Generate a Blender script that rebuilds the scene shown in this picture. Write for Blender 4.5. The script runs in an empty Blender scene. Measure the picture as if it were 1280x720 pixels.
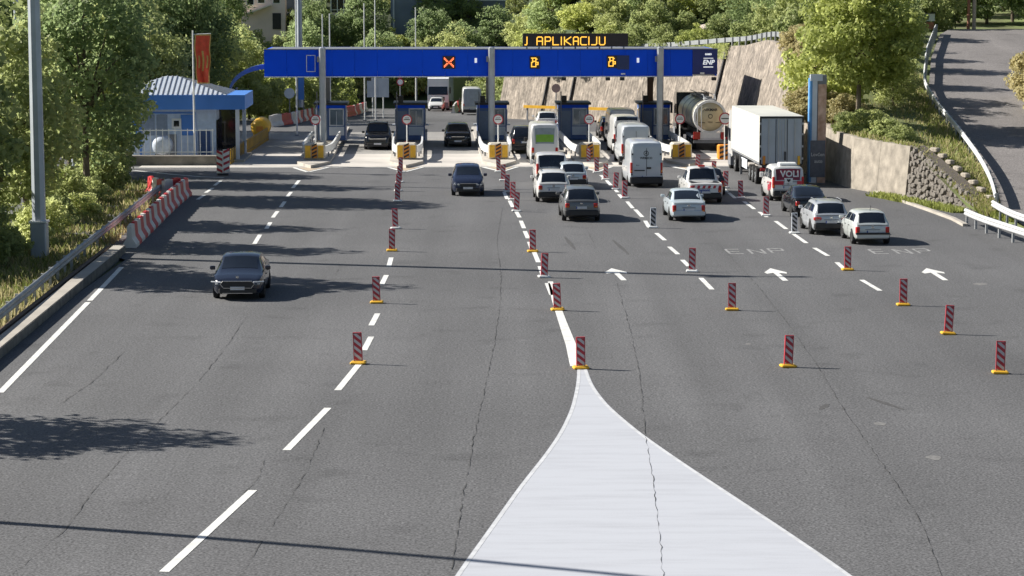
import bpy, bmesh, math, random
import numpy as np
from mathutils import Vector, Matrix
R = math.radians
random.seed(7); rng = np.random.default_rng(11)
SC = bpy.context.scene
COL = SC.collection
# ------------------------------------------------------------------ camera
CAM_H, FPX, YH = 11.3, 3000.0, -15.0          # height (m), focal length (px at 1280 wide), horizon row
TH = math.atan((360 - YH) / FPX)
cd = bpy.data.cameras.new('camera'); cam = bpy.data.objects.new('camera', cd); COL.objects.link(cam)
cam.location = (0, 0, CAM_H); cam.rotation_euler = (math.pi / 2 - TH, 0, 0)
cd.sensor_width = 36; cd.lens = FPX / 1280 * 36; cd.clip_end = 3000; cd.clip_start = 1
SC.camera = cam
# ------------------------------------------------------------------ light
SUN_EL = R(34); SUN_H = Vector((-1, 0.25, 0)).normalized()
w = bpy.data.worlds.new('World'); SC.world = w; w.use_nodes = True
nt = w.node_tree; bg = nt.nodes['Background']
sky = nt.nodes.new('ShaderNodeTexSky'); sky.sky_type = 'NISHITA'; sky.sun_disc = False
sky.sun_elevation = SUN_EL; sky.sun_rotation = math.atan2(SUN_H.x, SUN_H.y)
nt.links.new(sky.outputs[0], bg.inputs[0]); bg.inputs[1].default_value = 0.05
sd = bpy.data.lights.new('sun', 'SUN'); sd.energy = 5.0; sd.angle = R(0.5); sd.color = (1, 0.95, 0.86)
so = bpy.data.objects.new('sun', sd); COL.objects.link(so)
to_sun = Vector((SUN_H.x * math.cos(SUN_EL), SUN_H.y * math.cos(SUN_EL), math.sin(SUN_EL)))
so.rotation_euler = to_sun.to_track_quat('Z', 'Y').to_euler(); so.location = (-60, 60, 60)
SC.view_settings.view_transform = 'Standard'; SC.view_settings.look = 'None'
SC.view_settings.exposure = 0.9; SC.view_settings.gamma = 1

# ------------------------------------------------------------------ survey helpers: photo row/column -> ground point
ST, CT = math.sin(TH), math.cos(TH)
def ray(px, py):
    u = (px - 640) / FPX; v = (py - 360) / FPX
    return Vector((u, CT - v * ST, -ST - v * CT))
SLOPE = 0.034
def road_z(y): return -max(0.0, y - 200) * SLOPE
def G(px, py, z=0.0):
    d = ray(px, py); t = (z - CAM_H) / d.z
    if z == 0.0 and t * d.y > 200:
        t = (200 * SLOPE - CAM_H) / (d.z + SLOPE * d.y)
    p = d * t; return Vector((p.x, p.y, CAM_H + p.z))
def at(px, py, y):
    d = ray(px, py); p = d * (y / d.y); return Vector((p.x, p.y, CAM_H + p.z))
HEAD = 0.035                                    # heading of the lanes
FWD = Vector((-math.sin(HEAD), math.cos(HEAD), 0)); RGT = Vector((math.cos(HEAD), math.sin(HEAD), 0))

# ------------------------------------------------------------------ materials
MATS = {}
def pm(name, col, rough=0.6, metal=0.0, var=0.12, scale=4.0, bump=0.0, coat=0.0, emit=0.0, spec=0.5, detail=4.0, bscale=None, hue=None):
    if name in MATS: return MATS[name]
    m = bpy.data.materials.new(name); m.use_nodes = True; MATS[name] = m
    n = m.node_tree.nodes; l = m.node_tree.links; b = n['Principled BSDF']
    b.inputs['Roughness'].default_value = rough; b.inputs['Metallic'].default_value = metal
    b.inputs['Specular IOR Level'].default_value = spec
    if coat: b.inputs['Coat Weight'].default_value = coat; b.inputs['Coat Roughness'].default_value = 0.05
    tc = n.new('ShaderNodeTexCoord')
    nz = n.new('ShaderNodeTexNoise'); nz.inputs['Scale'].default_value = scale; nz.inputs['Detail'].default_value = detail
    l.new(tc.outputs['Object'], nz.inputs['Vector'])
    rp = n.new('ShaderNodeValToRGB'); rp.color_ramp.elements[0].position = 0.3; rp.color_ramp.elements[1].position = 0.7
    c2 = hue or col
    rp.color_ramp.elements[0].color = (*[c * (1 - var) for c in col], 1)
    rp.color_ramp.elements[1].color = (*[min(1, c * (1 + var)) for c in c2], 1)
    l.new(nz.outputs['Fac'], rp.inputs['Fac']); l.new(rp.outputs['Color'], b.inputs['Base Color'])
    if bump:
        bz = n.new('ShaderNodeTexNoise'); bz.inputs['Scale'].default_value = bscale or scale * 6; bz.inputs['Detail'].default_value = 5
        l.new(tc.outputs['Object'], bz.inputs['Vector'])
        bp = n.new('ShaderNodeBump'); bp.inputs['Strength'].default_value = bump; bp.inputs['Distance'].default_value = 0.05
        l.new(bz.outputs['Fac'], bp.inputs['Height']); l.new(bp.outputs['Normal'], b.inputs['Normal'])
    if emit:
        b.inputs['Emission Color'].default_value = (*col, 1); b.inputs['Emission Strength'].default_value = emit
    return m
def asphalt_mat(name, base, fine=0.35):
    m = bpy.data.materials.new(name); m.use_nodes = True; MATS[name] = m
    n = m.node_tree.nodes; l = m.node_tree.links; b = n['Principled BSDF']; b.inputs['Roughness'].default_value = 0.85
    b.inputs['Specular IOR Level'].default_value = 0.3
    tc = n.new('ShaderNodeTexCoord')
    def noise(sc, de, mp=None):
        z = n.new('ShaderNodeTexNoise'); z.inputs['Scale'].default_value = sc; z.inputs['Detail'].default_value = de
        if mp:
            k = n.new('ShaderNodeMapping'); k.inputs['Scale'].default_value = mp; l.new(tc.outputs['Object'], k.inputs['Vector']); l.new(k.outputs[0], z.inputs['Vector'])
        else: l.new(tc.outputs['Object'], z.inputs['Vector'])
        return z
    big = noise(0.09, 5); trk = noise(0.5, 3, (1, 0.04, 1)); sp = noise(7, 3); sp2 = noise(17, 3)
    def mr(src, a, c, lo=0.3, hi=0.7):
        k = n.new('ShaderNodeMapRange'); k.inputs[1].default_value = lo; k.inputs[2].default_value = hi; k.inputs[3].default_value = a; k.inputs[4].default_value = c
        l.new(src.outputs['Fac'], k.inputs[0]); return k
    def mul(a, c):
        k = n.new('ShaderNodeMath'); k.operation = 'MULTIPLY'; l.new(a.outputs[0], k.inputs[0]); l.new(c.outputs[0], k.inputs[1]); return k
    v = mul(mul(mr(big, 0.88, 1.1), mr(trk, 0.86, 1.1)), mul(mr(sp, 1 - fine * .4, 1 + fine * .4), mr(sp2, 1 - fine, 1 + fine * 1.1, .36, .64)))
    st = noise(0.55, 7); v = mul(v, mr(st, 1.0, .8, .58, .72)); st2 = noise(1.7, 5); v = mul(v, mr(st2, 1.0, 1.16, .6, .75))
    cm = n.new('ShaderNodeVectorMath'); cm.operation = 'SCALE'; cm.inputs[0].default_value = base; l.new(v.outputs[0], cm.inputs['Scale'])
    l.new(cm.outputs[0], b.inputs['Base Color'])
    bp = n.new('ShaderNodeBump'); bp.inputs['Strength'].default_value = 0.35; bp.inputs['Distance'].default_value = 0.02
    l.new(sp2.outputs['Fac'], bp.inputs['Height']); l.new(bp.outputs['Normal'], b.inputs['Normal'])
    return m
def leaf_mat(name, dark, light, trans=0.25):
    m = bpy.data.materials.new(name); m.use_nodes = True; MATS[name] = m
    n = m.node_tree.nodes; l = m.node_tree.links; b = n['Principled BSDF']; b.inputs['Roughness'].default_value = 0.55
    b.inputs['Specular IOR Level'].default_value = 0.3
    a = n.new('ShaderNodeAttribute'); a.attribute_name = 'tone'
    oi = n.new('ShaderNodeObjectInfo')
    ad = n.new('ShaderNodeMath'); ad.operation = 'MULTIPLY_ADD'; ad.inputs[1].default_value = 0.45; l.new(oi.outputs['Random'], ad.inputs[0])
    sc = n.new('ShaderNodeMath'); sc.operation = 'MULTIPLY'; sc.inputs[1].default_value = 0.6; l.new(a.outputs['Fac'], sc.inputs[0]); l.new(sc.outputs[0], ad.inputs[2])
    rp = n.new('ShaderNodeValToRGB'); rp.color_ramp.elements[0].color = (*dark, 1); rp.color_ramp.elements[1].color = (*light, 1)
    l.new(ad.outputs[0], rp.inputs[0]); l.new(rp.outputs[0], b.inputs['Base Color'])
    tr = n.new('ShaderNodeBsdfTranslucent'); tb = n.new('ShaderNodeVectorMath'); tb.operation = 'MULTIPLY'; tb.inputs[1].default_value = (1.45, 1.45, 1.6); l.new(rp.outputs[0], tb.inputs[0]); l.new(tb.outputs[0], tr.inputs[0])
    mx = n.new('ShaderNodeMixShader'); mx.inputs[0].default_value = trans
    l.new(b.outputs[0], mx.inputs[1]); l.new(tr.outputs[0], mx.inputs[2]); l.new(mx.outputs[0], n['Material Output'].inputs[0])
    return m
M_ASPH = asphalt_mat('asphalt', (0.103, 0.103, 0.107), 0.4)
M_ASPH2 = asphalt_mat('old_asphalt', (0.175, 0.163, 0.16), 0.3)
M_ASPH3 = asphalt_mat('far_asphalt', (0.27, 0.26, 0.245), 0.25)
M_PAINT = pm('road_paint', (0.62, 0.62, 0.6), 0.7, var=0.18, scale=2.5, detail=8)
M_GORE = None
M_WORN = pm('worn_paint', (0.235, 0.235, 0.235), 0.75, var=0.45, scale=5, detail=8)
M_CRACK = pm('crack_seal', (0.042, 0.041, 0.041), 0.9)
M_CONC = pm('concrete', (0.36, 0.33, 0.29), 0.9, var=0.16, scale=0.7, bump=0.3, detail=8)
M_KERBF = pm('dirty_shaded_kerb_face', (0.13, 0.125, 0.115), 0.9, var=0.35, scale=2)  # dirt plus the shade of the sun-averted face, put into one dark tone
M_GLOW = pm('glowing_white', (0.75, 0.78, 0.8), 0.5, var=0.03, emit=.35)  # glow added so the white sign parts stay bright under shade
M_APRON = pm('apron_concrete', (0.47, 0.44, 0.405), 0.9, var=0.14, scale=0.35, bump=0.2, detail=8)
def wall_mat():
    m = pm('weathered_concrete', (0.25, 0.215, 0.18), 0.95, var=0.28, scale=0.9, bump=0.6, detail=9, bscale=5); n = m.node_tree.nodes; l = m.node_tree.links
    tc = n['Texture Coordinate']; mp = n.new('ShaderNodeMapping'); mp.inputs['Scale'].default_value = (2.6, 2.6, .3); z = n.new('ShaderNodeTexNoise'); z.inputs['Scale'].default_value = 1.3; z.inputs['Detail'].default_value = 7; z.inputs['Roughness'].default_value = .7
    l.new(tc.outputs['Object'], mp.inputs[0]); l.new(mp.outputs[0], z.inputs[0]); r = n.new('ShaderNodeMapRange'); r.inputs[1].default_value = .34; r.inputs[2].default_value = .66; r.inputs[3].default_value = .62; r.inputs[4].default_value = 1.3; l.new(z.outputs[0], r.inputs[0])
    z2 = n.new('ShaderNodeTexNoise'); z2.inputs['Scale'].default_value = 2.2; z2.inputs['Detail'].default_value = 10; z2.inputs['Roughness'].default_value = .75; l.new(tc.outputs['Object'], z2.inputs[0]); r2 = n.new('ShaderNodeMapRange'); r2.inputs[1].default_value = .36; r2.inputs[2].default_value = .64; r2.inputs[3].default_value = .5; r2.inputs[4].default_value = 1.3; l.new(z2.outputs[0], r2.inputs[0]); q = n.new('ShaderNodeMath'); q.operation = 'MULTIPLY'; l.new(r.outputs[0], q.inputs[0]); l.new(r2.outputs[0], q.inputs[1]); r = q
    k = n.new('ShaderNodeVectorMath'); k.operation = 'SCALE'; l.new(n['Color Ramp'].outputs[0], k.inputs[0]); l.new(r.outputs[0], k.inputs['Scale']); l.new(k.outputs[0], n['Principled BSDF'].inputs['Base Color']); return m
M_WALLC = wall_mat()
M_WALL2 = pm('grey_concrete', (0.27, 0.24, 0.2), 0.95, var=0.32, scale=1.6, bump=0.4, detail=9)
M_STONE = pm('masonry_stone', (0.2, 0.18, 0.158), 0.95, var=0.35, scale=1.3, bump=0.8, detail=8, bscale=9)
M_MORTAR = pm('mortar', (0.1, 0.085, 0.07), 0.95)
M_EARTH = pm('earth', (0.12, 0.11, 0.05), 1.0, var=0.4, scale=0.3, bump=0.5, detail=9, hue=(0.1, 0.13, 0.04))
M_HILL = pm('hill_soil', (0.035, 0.05, 0.02), 1.0, var=0.4, scale=0.2)
M_GALV = pm('galvanised_steel', (0.42, 0.44, 0.46), 0.45, 0.6, var=0.12, scale=1.5)
M_RAIL = pm('weathered_rail', (0.34, 0.35, 0.36), 0.55, 0.4, var=0.2, scale=1.5)
M_WRAIL = pm('white_rail', (0.5, 0.51, 0.52), 0.5, 0.2, var=0.1, scale=1.5)
M_MAST = pm('mast_steel', (0.42, 0.46, 0.52), 0.5, 0.3, var=0.1, scale=1.2)
M_BLUE = pm('blue_fascia', (0.002, 0.075, 0.72), 0.5, var=0.08, scale=0.5, spec=0.15)
M_BLUE2 = pm('light_blue_fascia', (0.06, 0.2, 0.58), 0.45, var=0.1, scale=0.6)
M_DBLUE = pm('booth_blue', (0.06, 0.125, 0.32), 0.45, var=0.15, scale=1.2)
M_WHITE = pm('white_enamel', (0.72, 0.73, 0.72), 0.4, var=0.06)
M_LGREY = pm('light_grey_cladding', (0.58, 0.62, 0.68), 0.5, var=0.1, scale=1.0)
M_GREY = pm('grey_metal', (0.22, 0.23, 0.25), 0.5, 0.3, var=0.1)
M_DARK = pm('dark_plastic', (0.02, 0.02, 0.022), 0.5, var=0.2)
M_BLACK = pm('black_rubber', (0.012, 0.012, 0.013), 0.8, var=0.2)
M_RED = pm('red_plastic', (0.5, 0.035, 0.04), 0.5, var=0.18, scale=2.5)
M_DRED = pm('red_reflective', (0.42, 0.028, 0.045), 0.45, var=0.15)
M_YEL = pm('yellow_paint', (0.75, 0.42, 0.03), 0.5, var=0.12)
M_ORANGE = pm('orange_paint', (0.7, 0.25, 0.02), 0.5, var=0.12)
M_GLASS = pm('dark_glass', (0.012, 0.016, 0.024), 0.06, var=0.3, spec=0.7, scale=1.0)
M_BGLASS = pm('blue_glass', (0.11, 0.16, 0.21), 0.08, var=0.3, spec=0.7, scale=1.0)
M_CHROME = pm('chrome', (0.6, 0.6, 0.6), 0.15, 0.9)
M_TAIL = pm('tail_lamp', (0.42, 0.02, 0.02), 0.2, var=0.25)
M_AMBERL = pm('amber_lamp', (0.7, 0.25, 0.03), 0.2)
M_LAMP = pm('headlamp_glass', (0.32, 0.34, 0.36), 0.1, 0.3)
M_PLATE = pm('number_plate', (0.55, 0.56, 0.58), 0.4)
M_PBLUE = pm('plate_blue', (0.02, 0.06, 0.3), 0.4)
M_AMBER = pm('amber_led', (0.95, 0.5, 0.06), 0.5, var=0.05, emit=.75)
M_REDLED = pm('red_led', (1.0, 0.16, 0.06), 0.5, var=0.05, emit=1.1)
M_BROWN = pm('brown_steel', (0.1, 0.055, 0.04), 0.6)
M_BARK = pm('bark', (0.12, 0.095, 0.07), 0.95, var=0.3, scale=3, bump=0.6)
M_LEAF = leaf_mat('green_leaf', (0.1, 0.145, 0.048), (0.52, 0.545, 0.22), .55)
M_LEAFD = leaf_mat('deep_green_leaf', (0.08, 0.13, 0.054), (0.4, 0.47, 0.2), .55)
M_LEAFY = leaf_mat('yellow_green_leaf', (0.14, 0.19, 0.04), (0.58, 0.6, 0.2), .55)
M_DRY = leaf_mat('dry_grass_blade', (0.22, 0.195, 0.09), (0.52, 0.46, 0.23), 0.4)
M_GRASS = leaf_mat('grass_blade', (0.08, 0.11, 0.025), (0.3, 0.33, 0.085), 0.3)

# ------------------------------------------------------------------ object helpers
def tag(o, label=None, cat=None, group=None, kind=None):
    if label: o['label'] = label
    if cat: o['category'] = cat
    if group: o['group'] = group
    if kind: o['kind'] = kind
    return o
def empty(name, loc=(0, 0, 0), rz=0.0, label=None, cat=None, group=None):
    o = bpy.data.objects.new(name, None); COL.objects.link(o); o.location = loc; o.rotation_euler = (0, 0, rz)
    o.empty_display_size = 0.3
    return tag(o, label, cat, group)
class MB:
    def __init__(s): s.v = []; s.f = []; s.m = []
    def add(s, vs, fs, m=0):
        b = len(s.v); s.v += [tuple(v) for v in vs]; s.f += [tuple(i + b for i in f) for f in fs]; s.m += [m] * len(fs); return s
    def box(s, c, d, m=0, rz=0.0, taper=1.0, bev=0.0):
        x, y, z = d[0] / 2, d[1] / 2, d[2] / 2
        cs, sn = math.cos(rz), math.sin(rz)
        if bev:
            b = min(bev, x * .9, y * .9, z * .9); vs = []; 
            lay = [(-z, b), (-z + b, 0), (z - b, 0), (z, b)]
            for zz, i in lay:
                for sx, sy in ((-1, -1), (1, -1), (1, 1), (-1, 1)):
                    X, Y = sx * (x - i), sy * (y - i)
                    # two points per corner
                    if sx * sy > 0: pa, pb = (X, Y - sy * b), (X - sx * b, Y)
                    else: pa, pb = (X - sx * b, Y), (X, Y - sy * b)
                    if (sx, sy) == (-1, -1): pp = (pa, pb)
                    elif (sx, sy) == (1, -1): pp = (pa, pb)
                    else: pp = (pa, pb)
                    for q in pp: vs.append((q[0], q[1], zz))
            fs = []
            for k in range(3):
                for i in range(8):
                    j = (i + 1) % 8
                    fs.append((k * 8 + i, k * 8 + j, k * 8 + 8 + j, k * 8 + 8 + i))
            fs.append(tuple(range(7, -1, -1))); fs.append(tuple(range(24, 32)))
            vs = [(c[0] + a * cs - bb * sn, c[1] + a * sn + bb * cs, c[2] + zz) for a, bb, zz in vs]
            return s.add(vs, fs, m)
        vs = []
        for zz, t in ((-z, 1), (z, taper)):
            for sx, sy in ((-1, -1), (1, -1), (1, 1), (-1, 1)):
                a, bb = sx * x * t, sy * y * t
                vs.append((c[0] + a * cs - bb * sn, c[1] + a * sn + bb * cs, c[2] + zz))
        return s.add(vs, [(3, 2, 1, 0), (4, 5, 6, 7), (0, 1, 5, 4), (1, 2, 6, 5), (2, 3, 7, 6), (3, 0, 4, 7)], m)
    def tube(s, pts, rad, n=8, m=0, cap=True):
        pts = [Vector(p) for p in pts]; k = len(pts)
        if not hasattr(rad, '__len__'): rad = [rad] * k
        base = len(s.v)
        for i, p in enumerate(pts):
            t = (pts[min(i + 1, k - 1)] - pts[max(i - 1, 0)]).normalized()
            a = t.cross(Vector((0, 0, 1)) if abs(t.z) < 0.9 else Vector((0, 1, 0))).normalized(); b = t.cross(a)
            for j in range(n):
                an = 2 * math.pi * (j + .5) / n
                s.v.append(tuple(p + (a * math.cos(an) + b * math.sin(an)) * rad[i]))
        for i in range(k - 1):
            for j in range(n):
                q = (j + 1) % n
                s.f.append((base + i * n + j, base + i * n + q, base + i * n + n + q, base + i * n + n + j)); s.m.append(m)
        if cap:
            s.f.append(tuple(base + j for j in range(n))); s.m.append(m)
            s.f.append(tuple(base + (k - 1) * n + j for j in range(n - 1, -1, -1))); s.m.append(m)
        return s
    def prism(s, poly, z0, z1, m=0):
        n = len(poly); vs = [(p[0], p[1], z0) for p in poly] + [(p[0], p[1], z1) for p in poly]
        fs = [tuple(range(n - 1, -1, -1)), tuple(range(n, 2 * n))] + [(i, (i + 1) % n, n + (i + 1) % n, n + i) for i in range(n)]
        return s.add(vs, fs, m)
    def yprism(s, poly, y0, y1, m=0):                 # polygon in x,z swept along y
        n = len(poly); vs = [(p[0], y0, p[1]) for p in poly] + [(p[0], y1, p[1]) for p in poly]
        fs = [tuple(range(n)), tuple(range(2 * n - 1, n - 1, -1))] + [((i + 1) % n, i, n + i, n + (i + 1) % n) for i in range(n)]
        return s.add(vs, fs, m)
    def xprism(s, poly, x0, x1, m=0):                 # polygon in y,z swept along x
        n = len(poly); vs = [(x0, p[0], p[1]) for p in poly] + [(x1, p[0], p[1]) for p in poly]
        fs = [tuple(range(n - 1, -1, -1)), tuple(range(n, 2 * n))] + [(i, (i + 1) % n, n + (i + 1) % n, n + i) for i in range(n)]
        return s.add(vs, fs, m)
    def sweep(s, prof, path, m=0, closed=True):       # profile (side, up) along a path, side = right of travel
        path = [Vector(p) for p in path]; k = len(path); n = len(prof); base = len(s.v)
        for i, p in enumerate(path):
            t = path[min(i + 1, k - 1)] - path[max(i - 1, 0)]; t.z = 0; t.normalize(); r = Vector((t.y, -t.x, 0))
            for a, b in prof: s.v.append(tuple(p + r * a + Vector((0, 0, b))))
        for i in range(k - 1):
            for j in range(n if closed else n - 1):
                q = (j + 1) % n
                s.f.append((base + i * n + j, base + i * n + q, base + i * n + n + q, base + i * n + n + j)); s.m.append(m)
        if closed:
            s.f.append(tuple(base + j for j in range(n))); s.m.append(m)
            s.f.append(tuple(base + (k - 1) * n + j for j in range(n - 1, -1, -1))); s.m.append(m)
        return s
    def mesh(s, name, mats, smooth=False, ang=40):
        me = bpy.data.meshes.new(name); me.from_pydata(s.v, [], s.f)
        if not isinstance(mats, (list, tuple)): mats = [mats]
        for a in mats: me.materials.append(a)
        me.polygons.foreach_set('material_index', s.m)
        bm = bmesh.new(); bm.from_mesh(me); bmesh.ops.recalc_face_normals(bm, faces=bm.faces); bm.to_mesh(me); bm.free()
        if smooth:
            me.polygons.foreach_set('use_smooth', [True] * len(me.polygons)); me.set_sharp_from_angle(angle=R(ang))
        me.update(); return me
    def build(s, name, mats, parent=None, smooth=False, ang=40, loc=None, rz=None):
        return link(name, s.mesh(name, mats, smooth, ang), parent, loc, rz)
def link(name, me, parent=None, loc=None, rz=None):
    o = bpy.data.objects.new(name, me); COL.objects.link(o)
    if parent: o.parent = parent
    if loc is not None: o.location = loc
    if rz is not None: o.rotation_euler = (0, 0, rz)
    return o
KIDS = {}
def copy_tree(o, parent=None):
    c = o.copy(); COL.objects.link(c)
    if parent: c.parent = parent
    for ch in list(o.children): copy_tree(ch, c)
    return c
def text_mesh(txt, size, ext, name, mat, parent, M, bold=0.0, shear=0.0):
    cu = bpy.data.curves.new('t', 'FONT'); cu.body = txt; cu.size = size; cu.extrude = ext; cu.align_x = 'CENTER'; cu.align_y = 'CENTER'
    cu.offset = bold; cu.resolution_u = 2; cu.shear = shear
    ob = bpy.data.objects.new('t', cu); COL.objects.link(ob)
    dg = bpy.context.evaluated_depsgraph_get(); me = bpy.data.meshes.new_from_object(ob.evaluated_get(dg))
    bpy.data.objects.remove(ob); me.name = name; me.materials.clear(); me.materials.append(mat); me.transform(M)
    return link(name, me, parent)
UPM = Matrix.Rotation(math.pi / 2, 4, 'X')          # text standing up, read from -Y
def structure(o, label=None): o['kind'] = 'structure'; return o
def strip(pts, wd, z):                              # ribbon on the ground along points
    mb = MB(); pts = [Vector((p[0], p[1], 0)) for p in pts]; k = len(pts); vs = []
    for i, p in enumerate(pts):
        t = (pts[min(i + 1, k - 1)] - pts[max(i - 1, 0)]).normalized(); r = Vector((t.y, -t.x, 0)) * (wd[i] if hasattr(wd, '__len__') else wd) / 2
        vs += [p - r + Vector((0, 0, z + road_z(p.y))), p + r + Vector((0, 0, z + road_z(p.y)))]
    mb.add(vs, [(2 * i, 2 * i + 1, 2 * i + 3, 2 * i + 2) for i in range(k - 1)]); return mb
# ================================================================== SETTING
def grid_mesh(name, xs, ys, zf, mat):
    X, Y = np.meshgrid(xs, ys); Z = zf(X, Y); nx, ny = len(xs), len(ys)
    v = np.stack([X, Y, Z], -1).reshape(-1, 3)
    i = np.arange(nx * ny).reshape(ny, nx)
    f = np.stack([i[:-1, :-1], i[:-1, 1:], i[1:, 1:], i[1:, :-1]], -1).reshape(-1, 4)
    me = bpy.data.meshes.new(name); me.from_pydata(v.tolist(), [], f.tolist()); me.materials.append(mat)
    me.polygons.foreach_set('use_smooth', [True] * len(me.polygons)); return link(name, me)
def sstep(a, b, x):
    t = np.clip((x - a) / (b - a), 0, 1); return t * t * (3 - 2 * t)
def ground_z(X, Y): return -0.12 - np.maximum(0, Y - 200) * SLOPE
structure(grid_mesh('ground', np.array([-900, -400, -160, -80, -40, -16, 0, 20, 40, 80, 160, 400, 900.0]), np.array([-300, -60, 0, 60, 120, 200, 260, 320, 420, 520, 620.0]), lambda X, Y: np.where(Y > 330, ground_z(X, 330.0 + 0 * Y), ground_z(X, Y)), M_EARTH))
# wall foot and crest along the right side, as functions of distance
WY = np.array([60, 100, 121, 129.5, 136, 142, 150, 157, 166, 173, 182, 190, 200, 210, 220, 228.0])
WXB = np.array([24.5, 24.3, 23.4, 21.3, 19.2, 18.5, 17.6, 17.1, 16.7, 16.4, 15.9, 14.6, 11.5, 7.0, 2.2, -1.5])
WZT = np.array([0.0, 0.0, 0.05, 2.8, 2.9, 3.0, 3.6, 5.4, 7.5, 7.6, 7.0, 6.7, 6.1, 5.6, 5.2, 4.9])
def wxb(y): return np.interp(y, WY, WXB)
def wzt(y): return np.interp(y, WY, WZT)
BAT = 0.24                                            # batter of the walls
def wall_n(y):                                        # horizontal direction into the bank
    e = 1.0; dx = float(wxb(y + e) - wxb(y - e)); t = Vector((dx, 2 * e, 0)).normalized(); return Vector((t.y, -t.x, 0))
def wall_top(y):
    n = wall_n(y); z = float(wzt(y)); b = BAT * z if y > 143 else 0.1 * z
    return Vector((float(wxb(y)) + n.x * b, y + n.y * b, z))
# ---- roads
road = MB()
ny = [10, 40, 60, 80, 100, 121, 129.5, 136, 142, 150, 166, 182, 190, 200, 210, 220, 228]
vs = []
for y in ny: vs += [(-16.2 if y < 104 else np.interp(y, [104, 112, 118, 150, 200, 228], [-16.6, -20, -27, -40, -34, -26]), y, road_z(y)), (float(wxb(y)) + 0.3, y, road_z(y))]
for y, a, b in ((250, -22, -2), (275, -24, -3), (300, -34, -10), (330, -60, -30)): vs += [(a, y, road_z(y)), (b, y, road_z(y))]
n = len(vs) // 2
road.add(vs, [(2 * i, 2 * i + 1, 2 * i + 3, 2 * i + 2) for i in range(n - 1)])
ROAD = structure(road.build('road', M_ASPH))
# ---- painted lines: (near px, far px, width)
def dash(a, b, wd=0.2, name='lane_dash'):
    p, q = G(*a), G(*b); return strip([p.lerp(q, t) for t in (0, .5, 1)], wd, 0.008).build(name, M_PAINT, ROAD)
DASH = [((205, 715), (316, 613)), ((358, 563), (410, 510)), ((422, 488), (449, 455)), ((455, 438), (464, 421)), ((464, 407), (472, 392)), ((477, 356), (483, 344)), ((486, 333), (489, 322)),
        ((318, 305), (325, 293.5)), ((333, 286), (338, 278)), ((341, 272), (347, 264)), ((351, 259), (356, 252)), ((359, 246), (364, 240)), ((366, 235), (374, 225.5)),
        ((302, 334), (309, 321)), ((247, 249.5), (255, 244)), ((257, 241), (266, 235)), ((268, 232), (276, 226)),
        ((634, 249), (630, 240)), ((641, 259), (637, 251)), ((649.5, 272), (645, 264)), ((655, 285.5), (651, 276)), ((660, 298), (656, 289)), ((665, 311.5), (661.5, 302.5)), ((673, 328), (667.5, 315)), ((679, 345), (675, 333)), ((690, 369), (684, 354)),
        ((755, 223), (751, 219)), ((763.5, 231.5), (758, 225.5)), ((772, 240.5), (767, 235)), ((777.5, 247.5), (773.5, 243)), ((791, 260.5), (784, 252)), ((803, 271.5), (794, 262)), ((811, 284), (806.5, 276)), ((831, 300.5), (820.5, 291.5)), ((847.5, 318), (836.5, 308.5)), ((861, 333), (853, 325)), ((890, 362), (876, 347.5)),
        ((909, 240), (903, 234)), ((919, 248), (911, 241)), ((943, 261.5), (930, 252)), ((958.5, 271.5), (949, 265)), ((983, 286.5), (969.5, 276.5)), ((1008, 304), (991, 292)), ((1035, 320), (1018, 310)), ((1056, 337), (1046, 328)), ((1100, 363.5), (1077, 350))]
for a, b in DASH: dash(a, b)
dash((0, 491), (110, 378), 0.2, 'edge_line'); dash((112, 376), (152, 334), 0.2, 'edge_line')
strip([G(*p) for p in ((688, 352), (694, 376), (703, 402), (714, 432), (722, 458))], [0.2, 0.24, 0.28, 0.34, 0.45], 0.008).build('solid_line', M_PAINT, ROAD)
for x0, x1, y in ((165, 255, 215.5), (255, 283, 220)): pass
strip([G(166, 213), G(215, 218), G(250, 221), G(280, 222)], 0.2, 0.008).build('kerb_line', M_PAINT, ROAD)
def arrow(tip, tail):
    a, b = G(*tip), G(*tail); d = (a - b); L = d.length; d.normalize(); r = Vector((d.y, -d.x, 0))
    P = lambda s, f: tuple(b + r * s + d * f * L + Vector((0, 0, 0.008)))
    mb = MB(); mb.add([P(-.11, 0), P(.11, 0), P(.11, .62), P(.4, .55), P(.45, .66), P(0, 1), P(-.45, .66), P(-.4, .55), P(-.11, .62)], [(0, 1, 2, 8), (2, 3, 4, 5), (8, 2, 5), (8, 5, 6, 7)])
    return mb.build('lane_arrow', M_PAINT, ROAD)
for t, b in (((764.5, 335.5), (780, 350.5)), ((963, 335.5), (982, 351)), ((1158, 335.5), (1182, 350.5))): arrow(t, b)
def road_letter(ch, px, py, w_=0.58, h_=1.75):
    c = G(px, py); S = {'E': [((0, 0), (0, 1)), ((0, 0), (1, 0)), ((0, .5), (.85, .5)), ((0, 1), (1, 1))], 'N': [((0, 0), (0, 1)), ((0, 1), (1, 0)), ((1, 0), (1, 1))], 'P': [((0, 0), (0, 1)), ((0, 1), (1, 1)), ((1, 1), (1, .5)), ((1, .5), (0, .5))]}[ch]
    mb = MB()
    for k, (a, b) in enumerate(S):
        p = c + RGT * (a[0] - .5) * w_ + FWD * (a[1] - .5) * h_; q = c + RGT * (b[0] - .5) * w_ + FWD * (b[1] - .5) * h_
        vert = abs(a[0] - b[0]) < .1; t = (q - p).normalized(); r = Vector((t.y, -t.x, 0)) * (0.055 if vert else 0.11 if a[1] == b[1] else .06)
        z = Vector((0, 0, 0.008 + .0006 * k)); mb.add([p - r + z, p + r + z, q + r + z, q - r + z], [(0, 1, 2, 3)])
    return mb.build('lane_letter', M_WORN, ROAD)
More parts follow.
